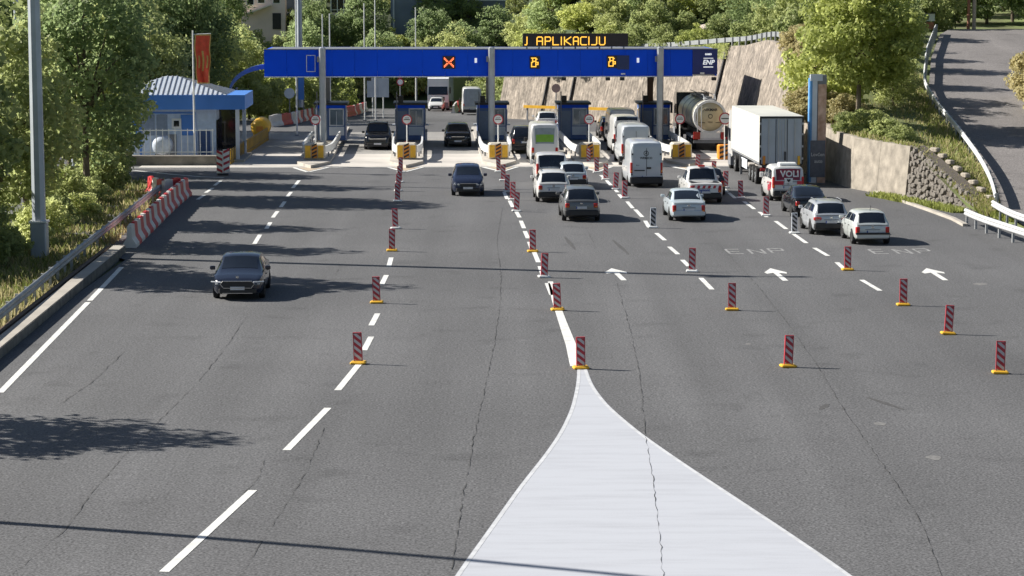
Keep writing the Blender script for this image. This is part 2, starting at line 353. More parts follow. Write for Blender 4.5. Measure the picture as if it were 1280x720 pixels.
for ch, px, py in (('E', 918, 314.5), ('N', 946, 314.5), ('P', 971, 313.5), ('E', 1098, 314.5), ('N', 1128, 314.5), ('P', 1154, 314)): road_letter(ch, px, py)
# ---- painted gore
def gore_mat():
    m = bpy.data.materials.new('gore_paint'); m.use_nodes = True; n = m.node_tree.nodes; l = m.node_tree.links; b = n['Principled BSDF']; b.inputs['Roughness'].default_value = .75
    tc = n.new('ShaderNodeTexCoord'); mp = n.new('ShaderNodeMapping'); mp.inputs['Scale'].default_value = (.3, 2.0, 1); mp.inputs['Rotation'].default_value = (0, 0, -.03)
    z = n.new('ShaderNodeTexNoise'); z.inputs['Scale'].default_value = 1; z.inputs['Detail'].default_value = 9; z.inputs['Roughness'].default_value = .7
    z2 = n.new('ShaderNodeTexNoise'); z2.inputs['Scale'].default_value = 30; z2.inputs['Detail'].default_value = 3
    l.new(tc.outputs['Object'], mp.inputs[0]); l.new(mp.outputs[0], z.inputs[0]); l.new(tc.outputs['Object'], z2.inputs[0])
    mx = n.new('ShaderNodeMath'); mx.operation = 'MULTIPLY_ADD'; mx.inputs[1].default_value = .35; l.new(z2.outputs[0], mx.inputs[0]); l.new(z.outputs[0], mx.inputs[2])
    rp = n.new('ShaderNodeValToRGB'); e = rp.color_ramp.elements; e[0].position = .42; e[0].color = (.34, .35, .385, 1); e[1].position = .72; e[1].color = (.405, .42, .46, 1)
    l.new(mx.outputs[0], rp.inputs[0]); l.new(rp.outputs[0], b.inputs['Base Color']); return m
M_GORE = gore_mat()
GL = [(721.5, 459), (721, 478), (714, 510), (700, 540), (680, 569), (650, 606), (620, 648), (590, 690), (568, 720), (525, 790), (470, 880)]
GR = [(733, 459), (741, 482), (760, 507), (799, 540), (849, 575), (902, 610), (960, 648), (1011, 682), (1066, 720), (1160, 790), (1290, 880)]
def resample(pts, n):
    P = np.array([tuple(G(*p))[:2] for p in pts]); d = np.r_[0, np.cumsum(np.hypot(*np.diff(P, axis=0).T))]; t = np.linspace(0, d[-1], n)
    for _ in range(1): q = np.stack([np.interp(t, d, P[:, k]) for k in (0, 1)], 1)
    for _ in range(6): q[1:-1] = (q[:-2] + 2 * q[1:-1] + q[2:]) / 4
    return q
ql, qr = resample(GL, 60), resample(GR, 60); mb = MB(); vs = []
for a, b in zip(ql, qr): vs += [(a[0], a[1], .005), (b[0], b[1], .005)]
mb.add(vs, [(2 * i, 2 * i + 1, 2 * i + 3, 2 * i + 2) for i in range(59)]); mb.build('painted_gore', M_GORE, ROAD)
for q, s in ((ql, 1), (qr, -1)):
    strip([(p[0] + s * .06, p[1]) for p in q], 0.09, 0.0085).build('gore_edge_line', pm('gore_edge_paint', (.47, .48, .5), .75, var=.15, scale=3), ROAD)
# ---- sealed cracks and wear marks in the tarmac
CR = [[(625, 380), (618, 430), (605, 490), (590, 560), (578, 625), (564, 712)], [(628, 260), (621, 300), (626, 345), (625, 380)], [(770, 350), (790, 420), (800, 470), (806, 540), (816, 600), (822, 650), (829, 722)],
      [(893, 300), (945, 355), (985, 405), (1020, 455), (1060, 520), (1110, 590), (1150, 650), (1178, 722)], [(312, 390), (285, 430), (250, 475), (205, 520), (150, 575), (112, 620), (82, 662), (15, 718)],
      [(405, 535), (383, 590), (345, 650), (312, 700), (298, 722)], [(156, 440), (112, 480), (72, 508)], [(330, 575), (322, 600), (303, 618)], [(735, 290), (745, 310)], [(428, 330), (418, 345)]]
for k, c in enumerate(CR):
    P = [G(*p) for p in c]; pts = []
    for a, b in zip(P[:-1], P[1:]):
        n_ = max(3, int((b - a).length / .35))
        for i in range(n_): pts.append(a.lerp(b, i / n_) + Vector((random.gauss(0, .016), 0, 0)))
    pts.append(P[-1])
    strip(pts, [max(.002, random.gauss(.009, .008)) for _ in pts], 0.0125).build('crack', M_CRACK, ROAD)
M_SCUFF = pm('tyre_scuff', (0.062, 0.06, 0.06), .8, var=.3, scale=6); M_PATCH = pm('pale_spall', (0.15, 0.147, 0.145), .9, var=.3, scale=8)
for a, b in (((706, 296), (719, 312)), ((766, 300), (786, 318)), ((1085, 497), (1130, 512)), ((1035, 505), (1025, 512))):
    strip([G(*a), G(*[(a[i] + b[i]) / 2 for i in (0, 1)]), G(*b)], [.1, .22, .08], .004).build('scuff_mark', M_SCUFF, ROAD)
for px, py, r in ((1100, 530, .18), (1168, 572, .2), (935, 430, .12), (1225, 355, .3)):
    c = G(px, py); mb = MB(); mb.add([(c.x + math.cos(i * .628) * r * random.uniform(.6, 1.2), c.y + math.sin(i * .628) * r * 1.5 * random.uniform(.6, 1.2), .004) for i in range(10)], [tuple(range(10))]); mb.build('spall_mark', M_PATCH, ROAD)
# ---- concrete apron under the toll lanes: slabs with open joints
ORG = Vector((0, 0, 0))
def lane_pt(u, v, z=0): p = RGT * u + FWD * v; return Vector((p.x, p.y, z))   # plaza coordinates
slab = MB().box((0, 0, -.05), (5.62, 5.96, .124)).mesh('concrete_slab', M_APRON)
apron = empty('apron'); structure(apron)
for i in range(-4, 5):
    for j in range(2):
        u = 1.4 + i * 5.64; v = 155.6 + j * 5.98
        if u - 2.8 < -21 or u + 2.8 > 24: continue
        o = link('concrete_slab', slab, apron, lane_pt(u, v, .003 + .0006 * ((i * 3 + j) % 4)), HEAD)
slab2 = MB().box((0, 0, -.05), (5.62, 8.9, .122)).mesh('tarmac_slab', M_ASPH3)
for i in range(-4, 5):
    for j in range(3):
        u = 1.4 + i * 5.64; v = 163.3 + 4.2 + j * 8.92
        if u + 2.8 > 20.6 - j: continue
        link('concrete_slab', slab2, apron, lane_pt(u, v, .002 + .0005 * ((i + j) % 3)), HEAD)
strip([lane_pt(-21, 152.4), lane_pt(0, 152.4), lane_pt(22.6, 152.4)], .22, .009).build('apron_edge_line', M_PAINT, ROAD)
for a, b, z in (((935, 204), (1000, 204), 0), ((828, 199.5), (910, 199.5), 0)): strip([G(*a), G(*[(a[i] + b[i]) / 2 for i in (0, 1)]), G(*b)], .5, .072).build('stop_line', M_PAINT, ROAD)
# ---- left verge kerb
ka, kb = G(-60, 500), G(157, 316)
mb = MB(); path = [ka.lerp(kb, t / 11) for t in range(12)]
kerb_path = path
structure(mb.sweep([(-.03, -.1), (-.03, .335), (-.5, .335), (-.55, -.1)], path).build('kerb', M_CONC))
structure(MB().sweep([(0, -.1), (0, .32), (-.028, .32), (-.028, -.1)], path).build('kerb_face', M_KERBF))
# ---- right kerb of the plaza
path = [G(*p) for p in ((1098, 240.5), (1130, 252), (1165, 264), (1195, 275), (1210, 283))]
structure(MB().sweep([(0, -.1), (0, .12), (.25, .13), (.25, -.1)], path).build('kerb', M_CONC))
# ---- bank, hillside, upper road
LY = np.array([104, 114, 120, 124, 131, 140, 150, 160, 176, 194, 206, 222, 240.0])
RX = np.array([24.0, 24.35, 24.6, 25.2, 25.9, 26.4, 26.9, 27.7, 30.6, 34.4, 37.5, 40, 42])
RZ = np.array([-.02, .1, .3, .78, 1.5, 2.5, 3.45, 4.5, 6.2, 7.6, 7.9, 8.6, 9.5])
def bank(nm, cols, mat, ys=np.arange(104, 241, 2.0), dz=0.0):
    vs = []; k = None
    for y in ys:
        row = cols(y); k = len(row); vs += [(p[0], p[1], p[2] + dz) for p in row]
    fs = [(i * k + j, i * k + j + 1, i * k + k + j + 1, i * k + k + j) for i in range(len(ys) - 1) for j in range(k - 1)]
    mb = MB(); mb.add(vs, fs); return structure(mb.build(nm, mat, smooth=True, ang=60))
def bank_cols(y):
    yy = min(max(y, 121), 228); a = wall_top(yy); a.y = y if yy != y else a.y
    if y < 121: a.x = 24.0 if y > 112 else 23.9; a.z = -.1
    rx, rz = float(np.interp(y, LY, RX)) - .25, float(np.interp(y, LY, RZ)) - .03
    row = []
    for t in (0, .25, .5, .75, 1):
        row.append((a.x + (rx - a.x) * t, a.y + (y - a.y) * t, a.z - .12 + (rz - a.z) * t + .35 * math.sin(math.pi * t) * min(1, max(0, (rx - a.x) / 8)) * random.uniform(.7, 1.2)))
    row.append((rx + 4, y, rz - .12)); row.append((rx + 7.2, y, rz - .12)); row.append((rx + 11, y, rz + 1.6)); row.append((rx + 22, y, rz + 7)); row.append((rx + 70, y, rz + 22)); return row
bank('bank', bank_cols, M_EARTH)
UR = bank('upper_road', lambda y: [(float(np.interp(y, LY, RX)) + o, y, float(np.interp(y, LY, RZ))) for o in (0, 1.6, 3.2, 5, 6.5 + max(0, (y - 178) * .8))], M_ASPH2, np.arange(104, 205.1, 2))
# tarmac repair patch on the upper road
def up(px, py, y): return at(px, py, y)
def upper_strip(pts, wd, name, mat, dz):
    mb = MB(); vs = []
    for (x, y) in pts:
        z = float(np.interp(y, LY, RZ)) + dz; vs += [(x - wd / 2, y, z), (x + wd / 2, y, z)]
    mb.add(vs, [(2 * i, 2 * i + 1, 2 * i + 3, 2 * i + 2) for i in range(len(pts) - 1)]); return mb.build(name, mat, UR)
upper_strip([(31.4, y) for y in (137, 139, 141, 143, 145)], 2.4, 'tarmac_patch', pm('patch_tarmac', (.16, .15, .145), .9), .012)
def hill_z(X, Y):
    front = 288 + 6 * np.sin(X * .05); a = np.maximum(0, Y - front) * .25
    right = np.where(X > -2, -2.6 + sstep(-2, 9, X) * (8.8 + np.maximum(0, Y - 236) * .3), -12)
    b = np.where(Y > 226, right, -12.0)
    z = np.maximum(np.where(Y > 284, a - 3.2, -12.0), b)
    left = np.where(X < -34, np.maximum(0, -X - 34) * .12 + np.maximum(0, Y - 215) * .05, -11.0) - 1.2
    z = np.maximum(z, left) + .35 * np.sin(X * .31) * np.cos(Y * .23)
    return np.where(Y < 232, np.minimum(z, np.where(X < -24, 1.2, wzt(np.clip(Y, 121, 228)) - .4)), z)
structure(grid_mesh('hillside', np.linspace(-190, 190, 96), np.linspace(222, 480, 66), hill_z, M_HILL))

# ================================================================== WALLS
def ribbed_panel(y0, y1, ribs, mat, parent, name='concrete_panel', dep=.035, gap=.012):
    n = max(2, int((y1 - y0) / ribs)) * 2; fr, bk = [], []
    for i in range(n + 1):
        y = y0 + gap + (y1 - y0 - 2 * gap) * i / n; b = Vector((float(wxb(y)), y, -.3 + road_z(y))); t = wall_top(y); nn = wall_n(y); d = nn * (dep if (i // 1) % 2 else 0) * random.uniform(.6, 1.1)
        fr += [b + d, b.lerp(t, .5) + d, t + d]; bk.append((b + nn * .5, t + nn * .5))
    mb = MB(); vs = list(fr); nb = len(vs)
    for a, c in bk: vs += [a, c]
    fs = []
    for i in range(n):
        for j in (0, 1): fs.append((i * 3 + j, i * 3 + 3 + j, i * 3 + 4 + j, i * 3 + 1 + j))
        fs.append((i * 3 + 2, i * 3 + 5, nb + i * 2 + 3, nb + i * 2 + 1))
        fs.append((nb + 2 * i, nb + 2 * i + 1, nb + 2 * i + 3, nb + 2 * i + 2))
    fs += [(0, 1, 2, nb + 1, nb), (n * 3, nb + 2 * n, nb + 2 * n + 1, n * 3 + 2, n * 3 + 1)]
    mb.add(vs, fs, 0); return mb.build(name, mat, parent)
rw = empty('retaining_wall', (0, 0, 0), 0, 'tall leaning brown ribbed concrete wall behind the booths and tanker lorry', 'wall')
ed = [143.6, 148, 152, 156, 160.5, 165, 169.5, 174, 178.5, 183, 187.5, 192, 196.5, 201, 205.5, 210, 214.5, 219, 223.5, 228]
for a, b in zip(ed[:-1], ed[1:]): ribbed_panel(a, b, .42, M_WALLC, rw)
for y in (186.5, 201.2, 214.4, 219.1):                # dark drain pipes in the joints
    b = Vector((float(wxb(y)), y, road_z(y))) - wall_n(y) * .1; MB().tube([b, wall_top(y) - wall_n(y) * .1], .12, 8).build('drain_pipe', M_DARK, rw)
cw = empty('concrete_wall', (0, 0, 0), 0, 'low plain grey concrete wall right of the lorry, half in its shadow', 'wall')
for a, b in ((136.2, 139.8), (139.8, 143.55), (132.9, 136.2), (129.6, 132.9)): ribbed_panel(a, b, 1.1, M_WALL2, cw, dep=.02, gap=.012)
# masonry wall: every stone a piece
sw = empty('stone_wall', (21.3, 129.5, 0), 0, 'rough dark stone masonry wall tapering down beside the kerb', 'wall')
A, B = Vector((21.3, 129.5, 0)), Vector((23.75, 120.6, 0)); dv = (B - A); LW = dv.length; dv.normalize(); nv = Vector((-dv.y, dv.x, 0)) ; nv = -nv if nv.x > 0 else nv  # nv faces the plaza
mb = MB(); top = lambda s: 2.8 * max(0, 1 - s / LW) ** .85 + .05
N_ = 10; vs = []
for i in range(N_ + 1):
    s = LW * i / N_; p = dv * s; vs += [p - nv * .12 + Vector((0, 0, -.3)), p - nv * (.12 + .1 * top(s)) + Vector((0, 0, top(s))), p - nv * (.8 + .1 * top(s)) + Vector((0, 0, top(s))), p - nv * .8 + Vector((0, 0, -.3))]
mb.add(vs, [(i * 4 + j, i * 4 + (j + 1) % 4, i * 4 + 4 + (j + 1) % 4, i * 4 + 4 + j) for i in range(N_) for j in range(4)] + [(0, 1, 2, 3), (4 * N_ + 3, 4 * N_ + 2, 4 * N_ + 1, 4 * N_)])
mb.build('mortar_core', M_MORTAR, sw)
def stone_me(k):
    random.seed(100 + k); mb = MB(); ring = []; n = 7
    for z, r in ((0, 1.0), (.7, .96), (1, .78)):
        for i in range(n): a = 2 * math.pi * i / n; q = r * random.uniform(.82, 1.1); ring.append((math.cos(a) * q * .5, math.sin(a) * q * .5, z))
    fs = [(l * n + i, l * n + (i + 1) % n, l * n + n + (i + 1) % n, l * n + n + i) for l in (0, 1) for i in range(n)] + [tuple(2 * n + i for i in range(n))]
    return mb.add(ring, fs).mesh('stone', M_STONE)
stones = [stone_me(k) for k in range(8)]; random.seed(5); s = .1
cand = []; tries = 0
while tries < 9000:
    tries += 1; c = (random.uniform(.15, LW - .15), random.uniform(.05, 2.75))
    if c[1] < top(c[0]) - .1 and all((c[0] - d[0]) ** 2 + (c[1] - d[1]) ** 2 > .30 ** 2 for d in cand): cand.append(c)
for sx_, z in cand:
    wd = random.uniform(.36, .52); hh = random.uniform(.3, .42)
    o = link('stone', random.choice(stones), sw); c = dv * sx_ + Vector((0, 0, z)) - nv * (.15 + .1 * z); rot = random.uniform(-.8, .8)
    xa, ya, za = dv, Vector((0, 0, 1)), (nv + Vector((random.gauss(0, .12), random.gauss(0, .12), random.gauss(0, .12)))).normalized()
    xr = xa * math.cos(rot) + ya * math.sin(rot); yr = ya * math.cos(rot) - xa * math.sin(rot); q = random.uniform(.12, .22)
    o.matrix_local = Matrix(((xr.x * wd, yr.x * hh, za.x * q, c.x), (xr.y * wd, yr.y * hh, za.y * q, c.y), (xr.z * wd, yr.z * hh, za.z * q, c.z), (0, 0, 0, 1)))
# concrete blocks along the crest of the masonry
blk = MB().box((0, 0, .12), (.3, .7, .26), bev=.05).mesh('coping_block', M_WALL2)
for i in range(9):
    s = 1.0 + i * .98; p = A + dv * s; n_ = -nv
    o = link('coping_block', blk, None, (p.x + n_.x * (.95 + .1 * top(s)), p.y + n_.y * (.95 + .1 * top(s)), top(s) - .04), math.atan2(dv.y, dv.x) - math.pi / 2 + random.uniform(-.2, .2)); o.rotation_euler.x = random.uniform(-.12, .12)
    tag(o, 'loose pale concrete block on the crest of the stone wall, ' + ('lowest', 'second from the lower end', 'third from the lower end', 'fourth from the lower end', 'middle one', 'fourth from the upper end', 'third from the upper end', 'second from the upper end', 'topmost')[8 - i], 'concrete block', 'concrete blocks along the crest of the stone wall')

# ---- guard rails
WB = [(0, .45), (.06, .52), (.06, .57), (.01, .62), (.06, .67), (.06, .73), (0, .80), (-.03, .80), (-.03, .45)]
post_me = MB().box((0, 0, .3), (.12, .1, 1.0)).mesh('post', M_RAIL)
def guardrail(name, pts, label, group=None, mat=None, side=1, step=2.0, face=WB, sc=1.0, cat='guard rail', pm_=None):
    pts = [Vector(p) for p in pts]; o0 = pts[0].copy(); e = empty(name, o0, 0, label, cat, group)
    d = [0]; 
    for a, b in zip(pts[:-1], pts[1:]): d.append(d[-1] + (b - a).length)
    n_ = int(d[-1] / step); P = [Vector([float(np.interp(d[-1] * i / n_, d, [p[k] for p in pts])) for k in range(3)]) for i in range(n_ + 1)]
    for _ in range(2): P = [P[0]] + [(a + b * 2 + c) / 4 for a, b, c in zip(P[:-2], P[1:-1], P[2:])] + [P[-1]]
    MB().sweep([(side * a * sc, b * sc) for a, b in face], [p - o0 for p in P]).build('beam', mat or M_GALV, e, smooth=True, ang=50)
    for i, p in enumerate(P):
        t = P[min(i + 1, len(P) - 1)] - P[max(i - 1, 0)]; t.z = 0; t.normalize(); r = Vector((t.y, -t.x, 0)) * side
        q = p - o0 - r * .1; link('post', pm_ or post_me, e, q, math.atan2(t.y, t.x))
    return e
guardrail('guard_rail', [G(-40, 452), G(30, 392), G(110, 322), G(150, 290), G(192, 255), G(205, 246)], 'long grey guard rail on the grass verge beside the left kerb', mat=M_RAIL, step=2.0)
low = [p + Vector((-.75, 0, -.12)) for p in kerb_path]
e = empty('low_bar', low[0], 0, 'low brown bar running between the guard rail and left kerb', 'rail')
MB().sweep([(-.09, 0), (-.09, .42), (.09, .42), (.09, 0)], [p - low[0] for p in low]).build('bar_body', pm('dark_brown', (.11, .075, .055), .8, .2, var=.3, scale=2), e)  # plain brown bar swept along the kerb line
rp = [(x - .35, y, z) for x, y, z in zip(RX, LY, RZ)]
guardrail('guard_rail', [p for p in rp if 118.5 < p[1] < 206], 'white guard rail curving up along the left edge of the upper road', mat=M_WRAIL, side=-1, step=2.0)
guardrail('guard_rail', [G(1206, 281), G(1216, 287), G(1245, 297), G(1290, 312), G(1360, 336)], 'white guard rail at the right edge of the plaza below the upper road', mat=M_WRAIL, side=1, step=1.9)
guardrail('guard_rail', [G(1240, 270), G(1262, 284), G(1310, 300), G(1370, 320)], 'second white guard rail just behind the one at the plaza edge', mat=M_WRAIL, side=1, step=1.9)
guardrail('guard_rail', [wall_top(y) + wall_n(y) * .5 + Vector((0, 0, -.1)) for y in (167, 171, 176, 182, 188, 194, 200, 206, 212, 220)], 'pale guard rail along the top of the brown ribbed wall', mat=M_GALV, side=1, step=2.0)
# ================================================================== TOLL CANOPY
GV = 171.0
gan = empty('toll_canopy', lane_pt(0, GV), HEAD, 'long blue toll canopy on grey columns spanning the lanes', 'toll canopy')
U = lambda px, s=17.55: (px - 640) / s + 5.98
U0, U1 = U(332), U(897)
edges = list(np.linspace(U0, U(866), 20)); random.seed(3)
for a, b in zip(edges[:-1], edges[1:]): MB().box(((a + b) / 2, .06 + random.uniform(-.006, .006), 6.02), (b - a - .014, .12, 1.9)).build('fascia_panel', M_BLUE, gan)
M_NAVY = pm('navy_panel', (.008, .022, .16), .4, var=.1, scale=.8)
MB().box(((U(866) + U1) / 2, .04, 6.1), (U1 - U(866), .16, 1.78)).build('fascia_panel', M_NAVY, gan)
MB().box(((U0 + U1) / 2, 4.1, 6.88), (U1 - U0 - .3, 7.7, .16)).build('roof_slab', M_GREY, gan)
MB().box(((U0 + U1) / 2, 4.1, 5.14), (U1 - U0 - .3, 7.7, .1)).build('soffit', M_LGREY, gan)
for x in (U0 + .08, U1 - .08): MB().box((x, 4.15, 6.02), (.14, 8.0, 1.88)).build('end_panel', M_BLUE, gan)
MB().box(((U0 + U1) / 2, 8.2, 6.02), (U1 - U0, .12, 1.88)).build('back_fascia', M_BLUE, gan)
MB().box(((U0 + U(866)) / 2, -.02, 5.05), (U(866) - U0, .2, .07)).build('bottom_lip', M_LGREY, gan)
MB().box(((U0 + U1) / 2, -.02, 7.0), (U1 - U0, .22, .06)).build('top_trim', M_GREY, gan)
for px in (404.5, 614.5, 825):
    x = U(px); mb = MB(); mb.box((x, -.28, 3.6), (.46, .42, 7.12), bev=.09); c = mb.build('column', M_GALV, gan)
    MB().box((x, -.28, .12), (.8, .7, .14)).build('base_plate', M_GREY, c); MB().box((x - .3, -.35, 6.3), (.16, .12, .4)).build('bracket', M_GREY, c)
    MB().box((x, 7.4, 2.55), (.42, .42, 5.1)).build('column', M_BROWN if px > 800 else M_GREY, gan)
for i in range(9): MB().box((U0 + 2 + i * (U1 - U0 - 4) / 8, 1.6, 5.06), (.9, .3, .06)).build('soffit_lamp', M_LGREY, gan)
for px in (462, 588, 705, 760, 778, 893):
    b = MB().box((U(px), .05, 4.88), (.3, .5, .22)).build('camera', M_DARK, gan)
def pix(rows, c, x0, z0, mat, name, parent, y=-.05):
    mb = MB()
    for r, row in enumerate(rows):
        for q, ch in enumerate(row):
            if ch == 'X': mb.box((x0 + (q + .5) * c, y, z0 - (r + .5) * c), (c * .92, .03, c * .92))
    return mb.build(name, mat, parent)
def signal(px, z, rows, c, mat):
    x = U(px); wd = len(rows[0]) * c; ht = len(rows) * c
    b = MB().box((x, -.03, z), (wd + .2, .07, ht + .2)).build('lane_signal', M_DARK, gan)
    pix(rows, c, x - wd / 2, z + ht / 2, mat, 'led_symbol', b, -.08)
XS = ['X.......X', 'XX.....XX', '.XX...XX.', '..XX.XX..', '....X....', '..XX.XX..', '.XX...XX.', 'XX.....XX', 'X.......X']
signal(561.5, 6.06, XS, .078, M_REDLED)
EI = ['XXXXX..', '.X..XX.', '.X..X..', '.XXXX..', 'XX..XXX', 'X...X.X', 'X...XXX', 'X...X..', 'XXXXX..']
signal(668.5, 6.06, EI, .076, M_AMBER); signal(765, 6.1, EI, .076, M_AMBER)
for px in (595, 797.5): MB().box((U(px), -.03, 6.2), (.17, .05, .33)).build('number_tag', M_GLOW, gan)
MB().box((U(779), -.03, 6.05), (.85, .05, 1.0)).build('blank_signal', pm('dark_blue_panel', (.012, .03, .12), .4), gan)
MB().box((U(779), -.03, 5.24), (.32, .04, .1)).build('number_tag', M_WHITE, gan)
x = U(390); mb = MB()
for dx, dz, sx, sz in ((-.3, 0, .05, 1.15), (.3, 0, .05, 1.15), (0, .57, .65, .05), (0, -.57, .65, .05)): mb.box((x + dx, -.02, 6.0 + dz), (sx, .06, sz))
mb.build('signal_frame', M_LGREY, gan)
x = U(885.5)
MB().box((x, -.055, 6.1), (.72, .03, 1.5)).build('logo_panel', M_NAVY, gan)
text_mesh('ENP', .46, .015, 'lettering', M_GLOW, gan, Matrix.Translation((x, -.085, 6.04)) @ UPM, .012, .2)
text_mesh('SAMO', .17, .015, 'lettering', M_GLOW, gan, Matrix.Translation((x, -.085, 6.62)) @ UPM, .012)
MB().box((x, -.08, 6.34), (.7, .02, .05)).box((x, -.08, 5.72), (.7, .02, .07)).build('logo_bar', M_GLOW, gan)
MB().box((U(878), -.06, 5.28), (.3, .1, .12)).build('number_tag', M_WHITE, gan)
# curved blue end piece sweeping down to the kiosk
pts = [Vector((U0 + .2 - 2.9 * math.sin(t) , 3.0, 3.75 + 1.95 * math.cos(t))) for t in np.linspace(.12, 1.45, 12)]
mb = MB(); vs = []
for p in pts: vs += [(p.x, 2.4, p.z - .17), (p.x, 2.4, p.z + .17), (p.x, 3.6, p.z + .17), (p.x, 3.6, p.z - .17)]
k = len(pts); mb.add(vs, [(i * 4 + j, i * 4 + (j + 1) % 4, i * 4 + 4 + (j + 1) % 4, i * 4 + 4 + j) for i in range(k - 1) for j in range(4)] + [(0, 1, 2, 3), (4 * k - 4, 4 * k - 1, 4 * k - 2, 4 * k - 3)])
mb.build('curved_end_beam', M_DBLUE, gan); MB().tube([(U0 - 2.2, 3, 0), (U0 - 2.2, 3, 4.2)], .09).build('end_post', M_GREY, gan)
# message board
led = empty('message_board', lane_pt(0, GV), HEAD, 'black LED message board with amber letters standing on the blue canopy', 'message sign')
zb = 7.12; zt = 8.05; x0, x1 = U(653.5), U(785)
MB().box(((x0 + x1) / 2, .15, (zb + zt) / 2 + .05), (x1 - x0, .3, zt - zb)).build('housing', pm('led_face', (.02, .015, .02), .5), led)
for i in range(9): MB().box((x0 + .3 + i * (x1 - x0 - .6) / 8, .15, 7.09), (.1, .2, .12)).build('foot', M_GREY, led)
STK = {'A': [((0, 0), (0, 1.2)), ((0, 1.2), (.2, 1.4)), ((.2, 1.4), (.8, 1.4)), ((.8, 1.4), (1, 1.2)), ((1, 1.2), (1, 0)), ((0, .65), (1, .65))],
       'P': [((0, 0), (0, 1.4)), ((0, 1.4), (.8, 1.4)), ((.8, 1.4), (1, 1.2)), ((1, 1.2), (1, .85)), ((1, .85), (.8, .65)), ((.8, .65), (0, .65))],
       'L': [((0, 1.4), (0, 0)), ((0, 0), (1, 0))], 'I': [((0, 0), (0, 1.4))], 'K': [((0, 0), (0, 1.4)), ((1, 1.4), (.1, .7)), ((.1, .7), (1, 0))],
       'C': [((1, 1.4), (.2, 1.4)), ((.2, 1.4), (0, 1.2)), ((0, 1.2), (0, .2)), ((0, .2), (.2, 0)), ((.2, 0), (1, 0))],
       'J': [((1, 1.4), (1, .2)), ((1, .2), (.8, 0)), ((.8, 0), (.1, 0))], 'U': [((0, 1.4), (0, .2)), ((0, .2), (.2, 0)), ((.2, 0), (.8, 0)), ((.8, 0), (1, .2)), ((1, .2), (1, 1.4))]}
def strokes(ch, xa, xb, z0, ht, th):
    mb = MB()
    for i, (a, b) in enumerate(STK[ch]):
        p = Vector((xa + a[0] * (xb - xa), z0 + a[1] / 1.4 * ht)); q = Vector((xa + b[0] * (xb - xa), z0 + b[1] / 1.4 * ht)); t = (q - p).normalized(); r = Vector((t.y, -t.x)) * th / 2
        p, q = p - t * th * .4, q + t * th * .4; yy = -.045 - .002 * i
        mb.yprism([tuple(p - r), tuple(p + r), tuple(q + r), tuple(q - r)], yy, .01)
    return mb.build('led_letter', M_AMBER, led)
XP = lambda c: U(640 + c / 8)
for ch, a, b in (('J', 128, 150), ('A', 250, 305), ('P', 332, 386), ('L', 409, 465), ('I', 493, 493), ('K', 524, 588), ('A', 614, 662), ('C', 685, 744), ('I', 768, 768), ('J', 790, 846), ('U', 873, 928)):
    strokes(ch, XP(a), XP(b), 7.3, .55, .07)

# ================================================================== TOLL ISLANDS, BOOTHS, ROUND SIGNS
ISL_U = [-7.4, -1.4, 4.6, 10.6, 16.6]
M_KERB = pm('island_kerb', (.4, .37, .33), .9, var=.12, scale=1); M_BEIGE = pm('beige_paint', (.42, .34, .25), .8, var=.1)
isl = empty('toll_island')
poly = [(0, 1.6), (.45, 3.0), (1.08, 5.2), (1.08, 44), (-1.08, 44), (-1.08, 5.2), (-.45, 3.0)]
MB().prism(poly, -.1, .2).build('kerb_slab', M_KERB, isl)
mb = MB(); mb.add([(0, -1.2, .075), (1.05, 2.4, .075), (-1.05, 2.4, .075)], [(0, 1, 2)]); 
mb2 = MB().box((-.56, .4, .012), (.2, 3.7, .02), rz=.28).box((.56, .4, .012), (.2, 3.7, .02), rz=-.28); mb2.build('nose_line', M_PAINT, isl)
MB().prism([(0, -.6), (.82, 2.25), (-.82, 2.25)], -.1, .008).build('nose_marking', M_BEIGE, isl)
bl = MB().box((0, 7.2, .72), (1.34, 1.3, 1.04), bev=.1).build('impact_block', pm('cream_concrete', (.5, .46, .38), .7, var=.12), isl)
for sx in (-1, 1): MB().box((sx * .42, 6.53, .72), (.36, .05, .8)).build('yellow_panel', M_YEL, bl)
mb = MB()
for k in range(4): mb.yprism([(-.16, .3 + k * .24), (.16, .46 + k * .24), (.16, .58 + k * .24), (-.16, .42 + k * .24)], 6.49, 6.55)
MB().box((0, 6.54, .74), (.36, .04, .86)).build('chevron_board', M_ORANGE, bl); mb.build('chevron', M_DARK, bl)
for sx in (-1, 1):
    pts = [(sx * .5, 7.9, .2), (sx * .78, 9.2, .2), (sx * .95, 11, .2), (sx * 1.0, 14, .2), (sx * 1.0, 24.8, .2)]
    r_ = MB().sweep([(-.06, .32), (-.06, .78), (.06, .78), (.06, .32)], pts).build('side_rail', M_WHITE, isl)
    for y in (9.6, 12, 14.4, 17, 20, 23): MB().box((sx * (.8 if y < 10 else .92), y, .45), (.1, .1, .5)).build('rail_post', M_GREY, r_)
copies = [isl]
for i in range(4): copies.append(copy_tree(isl))
NTH = ['leftmost of the five', 'second of the five from the left', 'middle one of the five', 'fourth of the five from the left', 'rightmost of the five']
for i, (o, u) in enumerate(zip(copies, ISL_U)):
    o.location = lane_pt(u, 150); o.rotation_euler = (0, 0, HEAD)
    tag(o, 'concrete toll island with yellow and cream impact block, ' + NTH[i], 'toll island', 'toll islands')
booth = empty('toll_booth')
sh = MB().box((0, 1.6, 1.32), (2.14, 3.2, 2.56)).build('cabin', M_DBLUE, booth)
MB().box((0, 1.6, 2.68), (2.5, 3.6, .16)).build('roof', M_DARK, booth); MB().box((0, -.03, 2.48), (2.16, .06, .22)).build('blue_band', M_BLUE, booth)
wf = MB()
for dx, dz, sx, sz in ((-.5, 0, .08, 1.2), (.5, 0, .08, 1.2), (0, .6, 1.08, .08), (0, -.6, 1.08, .08)): wf.box((.42 + dx, -.04, 1.72 + dz), (sx, .09, sz))
